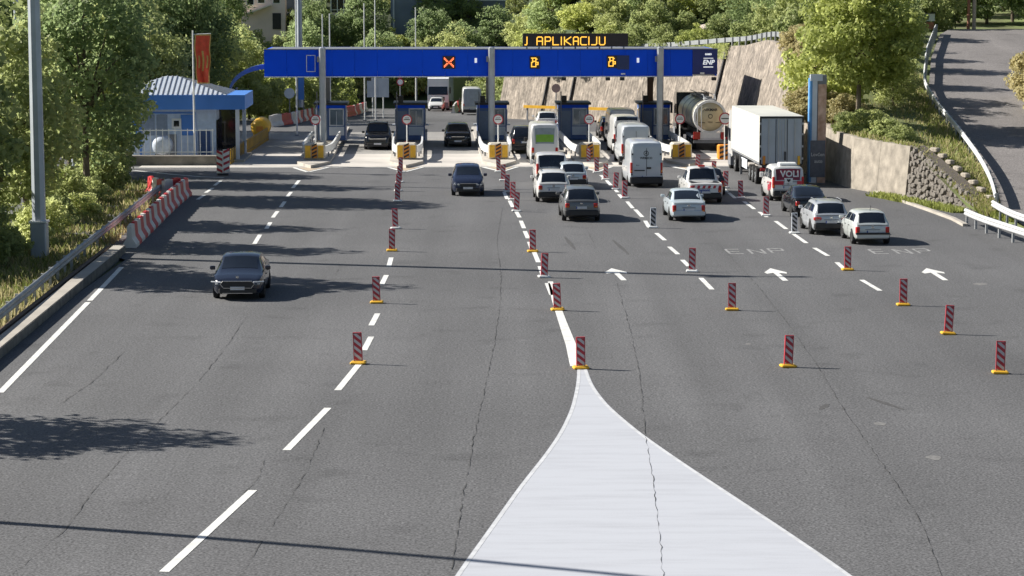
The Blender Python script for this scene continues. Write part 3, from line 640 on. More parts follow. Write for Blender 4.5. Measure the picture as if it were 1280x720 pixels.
wf = wf.build('window', M_LGREY, booth); MB().box((.42, -.015, 1.72), (.94, .05, 1.14)).build('pane', M_BGLASS, wf)
MB().box((.42, -.05, 1.6), (.04, .05, 1.1)).build('mullion', M_LGREY, wf)
MB().box((.42, -.03, .7), (1.1, .05, .62)).build('lower_panel', M_LGREY, booth)
d = MB().box((-.6, -.03, 1.12), (.72, .06, 2.06)).build('front_panel', pm('slate_panel', (.14, .19, .29), .45), booth)
for sx in (-1, 1):
    sw_ = MB().box((sx * 1.09, 1.5, 1.7), (.06, 1.7, 1.1)).build('window', M_LGREY, booth); MB().box((sx * 1.115, 1.5, 1.7), (.04, 1.55, .95)).build('pane', M_BGLASS, sw_)
    MB().box((sx * 1.2, 1.5, 1.08), (.3, 1.0, .06)).build('counter', M_LGREY, booth)
MB().box((-.7, .4, 3.0), (.36, .34, .5)).build('beacon_box', M_DARK, booth)
MB().tube([(-.98, -.5, 0), (-.98, -.5, 3.6)], .04).build('antenna_pole', M_GREY, booth)
bs = [booth] + [copy_tree(booth) for _ in range(4)]
for i, (o, u) in enumerate(zip(bs, ISL_U)):
    o.location = lane_pt(u + (.12 if i else .3), 176.2, .2); o.rotation_euler = (0, 0, HEAD)
    tag(o, 'dark blue toll booth with white framed window, ' + NTH[i], 'toll booth', 'toll booths')
sg = empty('round_sign'); MB().tube([(0, 0, 0), (0, 0, 2.7)], .045).build('pole', M_WHITE, sg)
def disc(r, y0, y1, z, m, name, par, n=24, x=0):
    MB().yprism([(x + math.cos(2 * math.pi * i / n) * r, z + math.sin(2 * math.pi * i / n) * r) for i in range(n)], y0, y1).build(name, m, par)
disc(.34, -.06, -.04, 2.52, M_DRED, 'ring', sg); disc(.265, -.075, -.055, 2.52, M_WHITE, 'face', sg)
MB().box((0, -.08, 2.52), (.4, .012, .05)).build('bar', M_DARK, sg); text_mesh('STOP', .12, .004, 'lettering', M_DARK, sg, Matrix.Translation((0, -.082, 2.62)) @ UPM)
ss = [sg] + [copy_tree(sg) for _ in range(4)]
for i, (o, u) in enumerate(zip(ss, ISL_U)):
    o.location = lane_pt(u + .02, 158.05, .2); o.rotation_euler = (0, 0, HEAD)
    tag(o, 'round red ringed sign on a toll island, ' + NTH[i], 'road sign', 'round signs on the toll islands')
e = empty('round_sign', lane_pt(19.6, 158), HEAD, 'round red ringed sign standing just left of the tanker lorry end', 'road sign')
MB().tube([(0, 0, 0), (0, 0, 3.0)], .045).build('pole', M_WHITE, e); disc(.4, -.06, -.04, 2.75, M_DRED, 'ring', e); disc(.32, -.075, -.055, 2.75, M_WHITE, 'face', e); MB().box((0, -.08, 2.75), (.5, .012, .06)).build('bar', M_DARK, e)
e = empty('impact_bin', lane_pt(19.6, 158.6), HEAD, 'small yellow and brown striped block at the foot of the rightmost round sign', 'crash block')
MB().box((0, 0, .5), (.8, .8, 1.0), bev=.08).build('body', M_ORANGE, e); mb = MB()
for k in range(3): mb.yprism([(-.3, .1 + k * .3), (.3, .3 + k * .3), (.3, .44 + k * .3), (-.3, .24 + k * .3)], -.43, -.38)
mb.build('chevron', M_DARK, e)

# ================================================================== MARKER POSTS
def marker(base_m, stripe_m, board_m=None):
    e = empty('marker_post')
    MB().box((0, 0, .05), (.5, .34, .1), bev=.03).build('foot', base_m, e); 
    MB().box((0, 0, .58), (.27, .06, .94), bev=.02).build('board', board_m or pm('board_white', (.5, .49, .5), .5), e)
    mb = MB(); hw = .115
    for k in range(5):
        z0 = -.02 + k * .235; poly = [(-hw, z0 + .2), (hw, z0), (hw, z0 + .118), (-hw, z0 + .318)]
        out = []
        lo, hi = .13, 1.03
        def clip(P, f, z):
            Q = []
            for a, b in zip(P, P[1:] + P[:1]):
                ia, ib = f(a[1]), f(b[1])
                if ia: Q.append(a)
                if ia != ib: t = (z - a[1]) / (b[1] - a[1]); Q.append((a[0] + (b[0] - a[0]) * t, z))
            return Q
        P = clip(clip(poly, lambda q: q >= lo, lo), lambda q: q <= hi, hi)
        if len(P) >= 3: mb.yprism(P, -.036, .036)
    mb.build('diagonal_stripes', stripe_m, e)
    fr = MB()
    for dx, sx, dz, sz in ((-.13, .02, .58, .96), (.13, .02, .58, .96), (0, .28, 1.06, .03)): fr.box((dx, 0, dz), (sx, .075, sz))
    fr.build('frame', stripe_m if stripe_m is M_DRED else M_LGREY, e); return e
PR = {'y': marker(M_YEL, M_DRED), 'w': marker(M_WHITE, M_DRED), 'k': marker(M_WHITE, M_DARK)}
used = set()
ROWS = {'in the leftmost row of posts': [(448, 455, 'y'), (471, 379, 'y'), (490, 314, 'y'), (494.5, 286, 'w'), (497, 252, 'w'), (498, 239, 'w'), (499.5, 228, 'w'), (501, 216, 'w'), (505.5, 203, 'w'), (507.5, 196, 'w')],
        'in the row behind the white gore': [(726, 461, 'y'), (697, 388, 'y'), (680, 347, 'w'), (666, 315, 'y'), (645.5, 264.5, 'w'), (641, 250, 'w'), (634, 240, 'w'), (629, 226, 'w'), (623.5, 215, 'w'), (624, 201, 'w')],
        'in the row left of the silver saloon': [(985, 459, 'y'), (915, 388, 'y'), (865, 340, 'w'), (816, 285, 'k'), (781, 248, 'w'), (769.5, 237, 'w'), (757, 225, 'w'), (746, 216, 'w'), (736, 205, 'w')],
        'in the rightmost row of posts': [(1250, 467, 'y'), (1185, 418, 'y'), (1129, 382, 'y'), (1059.5, 338, 'y'), (993, 292, 'k'), (957.5, 270, 'w'), (926, 248, 'w'), (907, 235, 'w'), (892, 222, 'w'), (872, 213, 'w')]}
ORD = ['nearest', 'second nearest', 'third nearest', 'fourth nearest', 'fifth nearest', 'sixth from the camera', 'seventh from the camera', 'eighth from the camera', 'ninth from the camera', 'farthest']
for rn, row in ROWS.items():
    for i, (px, py, k) in enumerate(row):
        o = PR[k] if k not in used else copy_tree(PR[k]); used.add(k)
        p = G(px, py); o.location = (p.x, p.y, .07 if py < 210 else 0); o.scale = (.95, .95, .9); o.rotation_euler = (random.gauss(0, .018), random.gauss(0, .022), HEAD + random.uniform(-.16, .16))
        col = 'black and white' if k == 'k' else 'red and white'; od = ORD[i] if i < len(row) - 1 else 'farthest'
        tag(o, '%s post, %s %s' % (col, od, rn), 'marker post', 'striped marker posts standing on the plaza')
# pair of chevron boards by the kiosk
p = G(279, 219)
e = empty('chevron_sign', (p.x, p.y, 0), HEAD, 'angled pair of red and white chevron boards in front of the kiosk', 'road sign')
MB().box((0, 0, .06), (.7, .5, .12), bev=.03).build('foot', M_DARK, e)
for sx in (-1, 1):
    b = MB().box((0, 0, 0), (.4, .05, 1.35)).build('board', M_WHITE, e); mb = MB()
    for k in range(4): mb.yprism([(-.19, -.66 + k * .36 + (.16 if sx < 0 else 0)), (.19, -.66 + k * .36 + (0 if sx < 0 else .16)), (.19, -.5 + k * .36 + (0 if sx < 0 else .16)), (-.19, -.5 + k * .36 + (.16 if sx < 0 else 0))], -.035, .035)
    mb.build('chevron', M_DRED, b); b.location = (sx * .2, 0, .8 if sx < 0 else .9); b.rotation_euler = (0, 0, sx * .35)

# ================================================================== PLASTIC BARRIERS
JP = [(-.3, 0), (.3, 0), (.3, .14), (.13, .42), (.09, .95), (-.09, .95), (-.13, .42), (-.3, .14)]
def barrier_me(L, m, name):
    mb = MB(); mb.yprism(JP, -L / 2, L / 2); mb.box((0, 0, .97), (.14, L * .5, .06)); return mb.mesh(name, m)
M_BWHITE = pm('white_plastic', (.6, .58, .56), .5, var=.12, scale=2)
bR, bW = barrier_me(1.24, M_RED, 'barrier'), barrier_me(1.24, M_BWHITE, 'barrier')
ORDN = ['first', 'second', 'third', 'fourth', 'fifth', 'sixth', 'seventh', 'eighth', 'ninth', 'tenth', 'eleventh', 'twelfth']
def barrier_row(pts, n, where, grp, start=0, sc=1.0):
    P = [Vector(p) for p in pts]; d = np.r_[0, np.cumsum([(b - a).length for a, b in zip(P[:-1], P[1:])])]
    for i in range(n):
        t = d[-1] * (i + .5) / n; q = [float(np.interp(t, d, [p[k] for p in P])) for k in range(3)]; q2 = [float(np.interp(t + .3, d, [p[k] for p in P])) for k in range(3)]; q1 = [float(np.interp(t - .3, d, [p[k] for p in P])) for k in range(3)]
        red = (i + start) % 2; o = link('plastic_barrier', bR if red else bW, None, q, math.atan2(q2[1] - q1[1], q2[0] - q1[0]) - math.pi / 2 + random.uniform(-.04, .04)); o.scale = (1, d[-1] / n / 1.27, sc)
        c = 'red' if red else 'white'
        tag(o, '%s %s plastic barrier from the near end %s' % (ORDN[i // 2], c, where), 'barrier', grp)
barrier_row([G(162, 310), G(200, 273), G(218, 256), G(233, 244)], 22, 'along the left kerb', 'red and white barriers along the left kerb')
barrier_row([G(187, 243), G(205, 249), G(224, 245)], 5, 'across the verge', 'red and white barriers across the verge', 1, 1.05)
barrier_row([G(338, 159), G(365, 155), G(394, 147.5)], 11, 'beyond the yellow crash cushion', 'red and white barriers beyond the kiosk')
barrier_row([G(415, 147.5), G(440, 145), G(457, 139)], 7, 'behind the leftmost toll booth', 'red and white barriers behind the booths')
barrier_row([G(567, 141.5), G(573, 138), G(575, 133)], 5, 'by the far lorry', 'red and white barriers by the far lorry')

# ================================================================== KIOSK
kx = Vector((-21.9, 157.2, 0)); kio = empty('kiosk', kx, HEAD, 'pale blue and grey toll office with ribbed metal hip roof and blue fascia', 'kiosk')
MB().box((-.6, 3, 1.9), (6.2, 6, 3.5)).build('wall', pm('pale_blue_wall', (.48, .58, .74), .6, var=.1), kio)
MB().box((.15, 2.6, 3.93), (8.7, 7.4, .94)).build('fascia', M_BLUE2, kio)
x0, x1, y0, y1, zc, za = -4.4, 3.3, -.9, 6.1, 4.41, 5.5
mb = MB(); mb.add([(x0, y0, zc), (x1, y0, zc), (x1, y1, zc), (x0, y1, zc), (-1.0, 2.6, za), (-.2, 2.6, za)], [(0, 1, 5, 4), (1, 2, 5), (2, 3, 4, 5), (3, 0, 4), (3, 2, 1, 0)])
rf = mb.build('roof', pm('zinc_roof', (.5, .55, .62), .45, .25, var=.1), kio); mb = MB()
for i in range(25):
    t = i / 24; x = x0 + (x1 - x0) * t; 
    tp = -1.0 if x < -1.0 else -.2 if x > -.2 else x
    f = (x - x0) / (-1.0 - x0) if x < -1.0 else (x1 - x) / (x1 + .2) if x > -.2 else 1
    mb.tube([(x, y0 - .01, zc + .03), (x, y0 + (2.6 - y0) * f, zc + (za - zc) * f + .03)], .035, 4)
for i in range(16):
    y = y0 + (y1 - y0) * (i + .5) / 16; f = 1 - abs(y - 2.6) / 3.5; mb.tube([(x1 + .01, y, zc + .03), (x1 - (x1 + .2) * f, y, zc + (za - zc) * f + .03)], .035, 4)
s = mb.build('roof_seam', M_GALV, rf); s['kind'] = 'stuff'
fr = MB().box((-1.1, -.02, 3.2), (4.6, .1, .1)).box((1.15, -.02, 1.7), (.12, .1, 3.0)).box((-2.4, -.02, 1.7), (.1, .1, 3.0)).build('blue_frame', M_BLUE2, kio)
for x, w_ in ((-2.95, .9), (-1.9, .85), (-1.0, .7), (.65, .85)): MB().box((x, -.03, 2.4), (w_, .07, 1.35)).build('panel', M_BLUE2 if x < -2.5 or x > .5 else pm('blue_grey_panel', (.2, .25, .34), .45), kio)
wn = MB().box((-.05, -.06, 2.5), (.62, .1, .66)).build('window', M_WHITE, kio); MB().box((-.05, -.1, 2.5), (.34, .06, .38)).build('pane', M_GLASS, wn)
dr = MB().box((1.75, -.03, 1.05), (.78, .08, 1.95)).build('door', pm('door_blue', (.03, .07, .2), .4), kio); MB().box((1.5, -.09, 1.05), (.06, .06, .16)).build('handle', M_CHROME, dr)
d2 = MB().box((-.35, -.04, .95), (.55, .08, 1.7)).build('door', M_GREY, kio)
for x, y in ((3.95, -.4), (3.95, 5.4)): MB().box((x, y, 1.75), (.24, .24, 3.45)).build('porch_column', M_LGREY, kio)
MB().box((3.2, 2.2, 1.75), (1.3, .1, 3.3)).build('glazed_wall', M_GLASS, kio); MB().box((2.55, 3, 1.6), (.05, 5.4, 2.2)).build('side_window', M_GLASS, kio); MB().box((.5, 2.4, .09), (7.8, 6.8, .2)).build('plinth', M_CONC, kio)
e = empty('planter_wall', kx + Vector((-.7, -3.3, 0)), HEAD - .02, 'low stained concrete wall under the white fence of the kiosk', 'wall')
MB().box((-.1, 0, .28), (7.4, .4, .6)).build('body', pm('stained_concrete', (.2, .18, .15), .9, var=.45, scale=1.2, bump=.4, detail=8), e); MB().box((-.1, 0, .61), (7.5, .5, .07)).build('coping', M_CONC, e)
e = empty('kiosk_fence', kx + Vector((-.3, -2.6, 0)), HEAD, 'white upright bar fence standing in front of the kiosk', 'fence')
MB().box((-.3, 0, 2.2), (6.6, .05, .06)).build('rail', M_WHITE, e); MB().box((-.3, 0, .8), (6.6, .05, .06)).build('rail', M_WHITE, e)
bm_ = MB().box((0, 0, 1.3), (.05, .05, 2.0)).mesh('bar', M_WHITE)
for i in range(17): link('bar', bm_, e, (-3.5 + i * .4, -.001, 0))
e = empty('water_tank', kx + Vector((-.75, -1.8, .55)), HEAD, 'round white water tank behind the kiosk fence', 'water tank')
n_ = 20; mb = MB(); prof = [(0, -.5), (.35, -.47), (.55, -.35), (.64, -.15), (.64, .6), (.5, .8), (0, .85)]; vs = []
for r, y in prof: vs += [(r * math.cos(2 * math.pi * i / n_), y, .62 + r * math.sin(2 * math.pi * i / n_)) for i in range(n_)]
mb.add(vs, [(a * n_ + i, a * n_ + (i + 1) % n_, a * n_ + n_ + (i + 1) % n_, a * n_ + n_ + i) for a in range(len(prof) - 1) for i in range(n_)]); mb.build('tank', pm('tank_grey', (.42, .47, .55), .5, var=.12), e, True)
for y in (-.2, .5): MB().box((0, y, .05), (.9, .12, .14)).build('cradle', M_GREY, e)
p = Vector((-20.45, 154.6, 0)); e = empty('flag_pole', p, 0, 'tall white flag pole at the corner of the kiosk', 'flag pole')
MB().tube([(0, 0, 0), (0, 0, 8.6)], [.075, .05], 10).build('pole', M_WHITE, e, True); MB().tube([(0, 0, 8.35), (1.15, 0, 8.4)], .03).build('arm', M_WHITE, e)
fl = empty('flag', p, 0, 'red flag with gold border hanging from the white pole', 'flag')
def cloth(x0, x1, z0, z1, yo, mat, name, nx=24, nz=20):
    mb = MB(); vs = []
    for s in (0, 1):
        for j in range(nz + 1):
            for i in range(nx + 1):
                u, v = i / nx, j / nz; X = x0 + (x1 - x0) * u; Z = z0 + (z1 - z0) * v; g = (8.35 - Z) / 3.1
                cx = .62 - .06 * g; X = cx + (X - cx) * (1 - .25 * g * g)
                vs.append((X + .03 * math.sin(Z * 4), .1 * math.sin(X * 13 + Z * 1.2) * (.25 + g) + yo * (-1 if s else 1) , Z))
    k = (nx + 1) * (nz + 1); fs = []
    for s in (0, 1):
        for j in range(nz):
            for i in range(nx): q = s * k + j * (nx + 1) + i; fs.append((q, q + 1, q + nx + 2, q + nx + 1))
    mb.add(vs, fs); return mb.build(name, mat, fl, True)
M_FRED = pm('flag_red', (.75, .1, .05), .8, var=.15, scale=3); M_GOLD = pm('flag_gold', (.6, .4, .12), .7)
cloth(.12, 1.12, 5.25, 8.35, .012, M_FRED, 'cloth'); 
for a in ((.1, .17, 5.2, 8.36), (1.07, 1.14, 5.2, 8.36)): cloth(*a, .02, M_GOLD, 'border', 2, 20)
cloth(.1, 1.14, 8.28, 8.36, .02, M_GOLD, 'border', 24, 1); cloth(.1, 1.14, 5.2, 5.28, .02, M_GOLD, 'border', 24, 1)
for a in ((.3, .4, 6.2, 7.0), (.56, .7, 6.0, 7.3), (.86, .96, 6.2, 7.0)): cloth(*a, .018, M_GOLD, 'emblem', 3, 6)
# yellow and black railing, crash cushion
a, b = G(288, 206), G(336, 175); L = (b - a).length; e = empty('striped_railing', a, math.atan2(b.y - a.y, b.x - a.x), 'yellow and black railing running back from the kiosk porch', 'railing')
for z in (.95, .25): MB().box((L / 2, 0, z), (L, .06, .06)).build('rail', M_DARK, e)
by, bk_ = MB().box((0, 0, .5), (.16, .07, 1.0)).mesh('bar', M_YEL), MB().box((0, 0, .5), (.16, .07, 1.0)).mesh('bar', M_DARK)
nb = int(L / .42)
for i in range(nb): link('bar', (by, bk_)[i % 2], e, (.2 + i * .42, 0, 0))
p = G(325, 176); e = empty('crash_cushion', p, HEAD, 'rounded bright yellow crash cushion at the lane edge behind the kiosk', 'crash cushion')
n_ = 18; prof = [(0, -.35), (.4, -.3), (.62, -.12), (.7, .15), (.7, 2.4), (0, 2.4)]; vs = []; mb = MB()
for r, y in prof: vs += [(r * math.cos(2 * math.pi * i / n_), y, .98 + r * math.sin(2 * math.pi * i / n_)) for i in range(n_)]
mb.add(vs, [(a_ * n_ + i, a_ * n_ + (i + 1) % n_, a_ * n_ + n_ + (i + 1) % n_, a_ * n_ + n_ + i) for a_ in range(len(prof) - 1) for i in range(n_)]); mb.build('drum', M_YEL, e, True)
for x in (-.45, .45):
    for y in (.2, 1.8): MB().box((x, y, .3), (.14, .14, .6)).build('leg', M_YEL, e)
MB().box((0, -.34, .9), (.5, .05, .4)).build('front_plate', M_ORANGE, e)

# ================================================================== MASTS, SIGNS
def mast(px_or, h, r0, r1, label, ped=False, arms=True, group=None, cat='lamp mast', lean=0):
    e = empty('lamp_mast', px_or, 0, label, cat, group)
    MB().tube([(0, lean * -t ** 2.4, h * t) for t in np.linspace(0, 1, 9)] if lean else [(0, 0, 0), (0, 0, h * .5), (0, 0, h)], list(np.linspace(r0, r1, 9)) if lean else [r0, (r0 + r1) / 2, r1], 8).build('pole', M_MAST, e)
    if ped: MB().box((0, 0, .7), (r0 * 2.25, r0 * 2.25, 1.5), bev=.05).build('plinth', M_MAST, e); MB().box((0, 0, 1.47), (r0 * 2.5, r0 * 2.5, .08)).build('collar', M_WHITE, e)
    if arms:
        for k in range(2):
            s = -1 if k else 1; MB().tube([(0, 0, h - .2), (s * 1.2, 0, h + .15)], .06).build('arm', M_MAST, e); MB().box((s * 1.5, 0, h + .15), (.9, .4, .14)).build('lamp_head', M_GREY, e)
    return e
mast(G(50, 320), 20.5, .30, .22, 'thick grey lamp mast on a square plinth on the left verge', True)
mast((-25.9, 141.8, 0), 18.5, .17, .11, 'slim lamp mast rising among the roadside trees, its top just left of the dense crowns')
mast((-31.2, 152, 0), 17, .2, .14, 'lamp mast at far left whose shaft shows beside the thick mast')
mast((-18, 52.0, 0), 15.6, .16, .1, 'tall curved mast beside the left kerb outside the picture, throwing the long foreground shadow', arms=False, lean=1.9)
mast(at(375.5, 134, 218), 17, .28, .22, 'pale lamp mast far behind the left end of the blue canopy')
for px, y, h, zt_ in ((371, 185, 11, 0), (456, 216, 10.5, 0), (469.5, 214, 11, 0), (520, 222, 10.3, 0), (413, 200, 9.2, 0), (404, 206, 9.3, 0)):
    p = at(px, 140, y); p.z = road_z(y); e = empty('slim_pole', p, 0, {371: 'thin white pole close beside the pale mast left', 456: 'left of two thin white poles rising over the canopy near a roadside board', 469.5: 'right of two thin white poles rising over the canopy near a roadside board', 520: 'single thin white pole over the canopy left of the far lorry', 413: 'short thin pole just right of the left canopy column', 404: 'short thin pole just behind the left canopy column'}[px], 'pole')
    MB().tube([(0, 0, 0), (0, 0, h)], [.07, .05], 8).build('shaft', M_WHITE, e); MB().box((0, 0, .05), (.3, .3, .1)).build('foot', M_GREY, e)
p = at(472.5, 128, 226); p.z = road_z(226); e = empty('back_board', p, HEAD, 'large grey roadside board seen from behind on two posts', 'sign board')
for x in (-.5, .5): MB().tube([(x, .08, 0), (x, .08, 3.8)], .06).build('post', M_WHITE, e)
for x in (-.52, .52): MB().box((x, 0, 2.9), (1.02, .06, 1.8)).build('panel', M_LGREY, e)
for px, y, hs, lab in ((500.5, 196, (4.3, 3.7), 'pair of round red ringed signs on a dark pole above the second booth'), (521, 205, (4.6, 4.0), 'pair of small round signs on a thin pole left of the far lorry')):
    p = at(px, 150, y); p.z = 0; e = empty('sign_post', p, HEAD, lab, 'road sign'); MB().tube([(0, 0, 0), (0, 0, hs[0] + .3)], .05).build('pole', M_GREY, e)
    for h in hs: disc(.3, -.06, -.04, h, M_DRED, 'ring', e, 18); disc(.22, -.075, -.055, h, M_WHITE, 'face', e, 18)
p = at(376.5, 120, 205); p.z = 0; e = empty('banner_post', p, HEAD, 'narrow tall blue banner board on a post left of the canopy column', 'banner'); MB().box((0, 0, 3.1), (.5, .08, 2.5)).build('board', M_BLUE2, e); MB().tube([(.2, .06, 0), (.2, .06, 4.3)], .05).build('post', M_GREY, e)
p = at(695, 123, 196); p.z = 0; e = empty('round_sign', p, HEAD, 'round brownish sign on a thin pole against the ribbed wall', 'road sign'); MB().tube([(0, 0, 0), (0, 0, 3.4)], .045).build('pole', M_GREY, e); disc(.36, -.06, -.03, 3.2, pm('dull_pink', (.35, .24, .2), .6), 'face', e)
p = at(362, 131, 205); p.z = 0; e = empty('round_mirror', p, HEAD, 'round pale mirror on a post behind the leftmost booth', 'traffic mirror'); MB().tube([(.0, 0, 0), (0, 0, 2.6)], .05).build('pole', M_GREY, e); disc(.45, -.1, -.04, 2.4, M_LGREY, 'glass', e)
a, b = Vector((1.0, 203.5, 0)), Vector((8.8, 198.5, 0)); L = (b - a).length; e = empty('yellow_barrier', a, math.atan2(b.y - a.y, b.x - a.x), 'long horizontal yellow bar in front of the brown ribbed wall', 'barrier bar')
MB().box((L / 2, 0, 1.35), (L, .12, .24)).build('bar', M_YEL, e)
for x in (.3, L / 2, L - .3): MB().box((x, .1, .65), (.12, .1, 1.3)).build('post', M_GREY, e)
# advertising pylon
py_ = empty('advert_pylon', (17.75, 139.3, 0), HEAD, 'tall narrow blue white and orange advertising pylon right of the box lorry', 'pylon')
M_ADO = pm('faded_orange_print', (.5, .27, .17), .6, var=.2, scale=2, hue=(.62, .42, .32)); M_ADB = pm('sky_blue_print', (.1, .28, .55), .5, var=.2, scale=1)
MB().box((0, .3, 3.25), (1.08, .5, 6.5)).build('frame', M_GREY, py_)
MB().box((-.3, .03, 3.2), (.44, .06, 6.3)).build('panel', M_LGREY, py_); MB().box((.26, .03, 3.0), (.54, .06, 5.9)).build('panel', M_ADO, py_)
MB().box((-.48, .0, 3.2), (.14, .05, 6.2)).build('blue_strip', M_ADB, py_); MB().box((-.565, .3, 3.2), (.05, .46, 6.2)).build('side_panel', M_ADB, py_)
MB().box((-.15, -.02, 6.35), (.8, .12, .4)).build('header', M_LGREY, py_); MB().box((.0, -.02, 1.5), (1.0, .05, 2.2)).build('lower_panel', pm('shadowed_print', (.12, .13, .16), .5, var=.15), py_)  # lorry's shadow on the lower panel is put into its dark colour
py_.scale = (.88, 1, .97)
text_mesh('Lovćen', .3, .004, 'lettering', M_WHITE, py_, Matrix.Translation((.0, -.05, 1.75)) @ UPM); text_mesh('auto', .3, .004, 'lettering', M_WHITE, py_, Matrix.Translation((.05, -.05, 1.35)) @ UPM)
# ================================================================== VEHICLES
KINDS = {
 'sedan': dict(L=4.6, W=1.8, H=1.45, roof=[(0, .80), (.012, .92), (.03, .99), (.145, 1.02), (.27, 1.37), (.35, 1.44), (.52, 1.45), (.6, 1.39), (.755, .99), (.93, .80), (.985, .70), (1, .62)], deck=[(0, .78), (.012, .90), (.03, .96), (.145, .98), (.5, .93), (.755, .92), (.93, .77), (.985, .68), (1, .60)],
              rg=(.15, .30), ws=(.605, .745), sb=(.2, .70), st=(.3, .585), wb=(.2, .81)),
 'liftback': dict(L=4.75, W=1.86, H=1.47, roof=[(0, .85), (.012, .95), (.03, 1.03), (.08, 1.07), (.27, 1.40), (.36, 1.46), (.52, 1.47), (.6, 1.41), (.755, 1.02), (.9, .88), (.975, .76), (1, .66)], deck=[(0, .83), (.012, .93), (.03, .99), (.145, 1.0), (.5, .95), (.755, .95), (.9, .85), (.975, .73), (1, .64)],
              rg=(.085, .26), ws=(.605, .745), sb=(.2, .70), st=(.3, .585), wb=(.2, .81)),
 'hatch': dict(L=3.9, W=1.68, H=1.46, roof=[(0, .82), (.012, .92), (.035, .98), (.10, 1.30), (.125, 1.40), (.2, 1.44), (.36, 1.46), (.55, 1.44), (.63, 1.37), (.80, .99), (.93, .82), (.985, .70), (1, .62)], deck=[(0, .80), (.012, .90), (.035, .95), (.2, .96), (.5, .93), (.80, .92), (.93, .78), (.985, .67), (1, .60)],
               rg=(.032, .122), ws=(.635, .79), sb=(.12, .74), st=(.17, .615), wb=(.17, .81)),
 'suv': dict(L=4.35, W=1.82, H=1.63, roof=[(0, .92), (.012, 1.02), (.03, 1.08), (.085, 1.45), (.11, 1.55), (.2, 1.61), (.36, 1.63), (.55, 1.61), (.62, 1.54), (.765, 1.13), (.92, 1.0), (.98, .86), (1, .74)], deck=[(0, .90), (.012, 1.0), (.03, 1.05), (.2, 1.08), (.5, 1.05), (.765, 1.05), (.92, .96), (.98, .83), (1, .72)],
             rg=(.03, .106), ws=(.625, .755), sb=(.11, .72), st=(.15, .605), wb=(.18, .81)),
 'smallvan': dict(L=4.4, W=1.8, H=1.83, roof=[(0, .98), (.008, 1.08), (.035, 1.68), (.055, 1.78), (.2, 1.83), (.5, 1.83), (.6, 1.74), (.8, 1.1), (.94, .92), (.985, .8), (1, .68)], deck=[(0, .96), (.008, 1.05), (.2, 1.08), (.5, 1.05), (.8, 1.02), (.94, .87), (.985, .76), (1, .66)],
                  rg=(.009, .05), ws=(.61, .785), sb=(.08, .74), st=(.1, .595), wb=(.17, .82)),
 'van': dict(L=5.9, W=1.99, H=2.6, roof=[(0, 1.05), (.004, 1.2), (.016, 2.36), (.026, 2.5), (.08, 2.58), (.4, 2.6), (.68, 2.57), (.74, 2.4), (.87, 1.38), (.96, 1.12), (.99, .95), (1, .75)], deck=[(0, 1.03), (.004, 1.17), (.3, 1.22), (.6, 1.18), (.87, 1.15), (.96, 1.02), (.99, .9), (1, .73)],
             rg=(.005, .0155), ws=(.748, .862), sb=(.64, .82), st=(.66, .742), wb=(.2, .83)),
 'pickup': dict(L=5.3, W=1.86, H=1.8, roof=[(0, .96), (.01, 1.05), (.02, 1.08), (.325, 1.1), (.375, 1.66), (.39, 1.74), (.46, 1.79), (.56, 1.78), (.62, 1.68), (.72, 1.16), (.92, 1.06), (.985, .93), (1, .8)], deck=[(0, .94), (.01, 1.02), (.02, 1.06), (.325, 1.07), (.5, 1.05), (.72, 1.06), (.92, 1.02), (.985, .9), (1, .78)],
                rg=(.33, .382), ws=(.625, .712), sb=(.345, .69), st=(.385, .61), wb=(.2, .8)),
}
tyre_mb = None
def wheel_meshes(r, wd):
    n = 20; mb = MB(); prof = [(r * .62, wd / 2 - .02), (r * .66, wd / 2), (r * .93, wd / 2), (r, wd / 2 - .03), (r, -wd / 2 + .03), (r * .93, -wd / 2), (r * .62, -wd / 2)]; vs = []
    for q, x in prof: vs += [(x, q * math.cos(2 * math.pi * i / n), q * math.sin(2 * math.pi * i / n)) for i in range(n)]
    k = len(prof); mb.add(vs, [(a * n + i, a * n + (i + 1) % n, (a + 1) % k * n + (i + 1) % n, (a + 1) % k * n + i) for a in range(k) for i in range(n)])
    ty = mb.mesh('tyre', M_BLACK, True); mb = MB()
    mb.xprism([(r * .64 * math.cos(2 * math.pi * i / n), r * .64 * math.sin(2 * math.pi * i / n)) for i in range(n)], -.04, wd / 2 - .05, 1)
    for a in range(5):
        an = 2 * math.pi * a / 5; c, s = math.cos(an), math.sin(an); P = lambda u, v: (u * c - v * s, u * s + v * c)
        mb.xprism([P(.02, -.05), P(r * .62, -.035), P(r * .62, .035), P(.02, .05)], wd / 2 - .052, wd / 2 - .015, 0)
    return ty, mb.mesh('rim', [M_GALV, M_DARK])
WM = {}
def add_wheels(e, ys, half, r=.32, wd=.21):
    if (r, wd) not in WM: WM[(r, wd)] = wheel_meshes(r, wd)
    ty, ri = WM[(r, wd)]
    for y in ys:
        for s in (1, -1):
            o = link('wheel', ty, e, (s * (half - wd / 2 + .012), y, r)); o.rotation_euler = (0, 0, 0 if s > 0 else math.pi); link('rim', ri, o)
            MB().xprism([(y + (r + .07) * math.cos(math.pi * i / 12), r + (r + .07) * math.sin(math.pi * i / 12)) for i in range(13)] + [(y - r - .07, r * .6), (y + r + .07, r * .6)], s * (half - .25), s * (half - .002)).build('wheel_arch', M_BLACK, e)
PAINTS = {}
def paint(nm, col, metal=0.0, rough=.3): return pm('car_paint_' + nm, col, rough, metal, var=.05, scale=1.2, coat=.6)
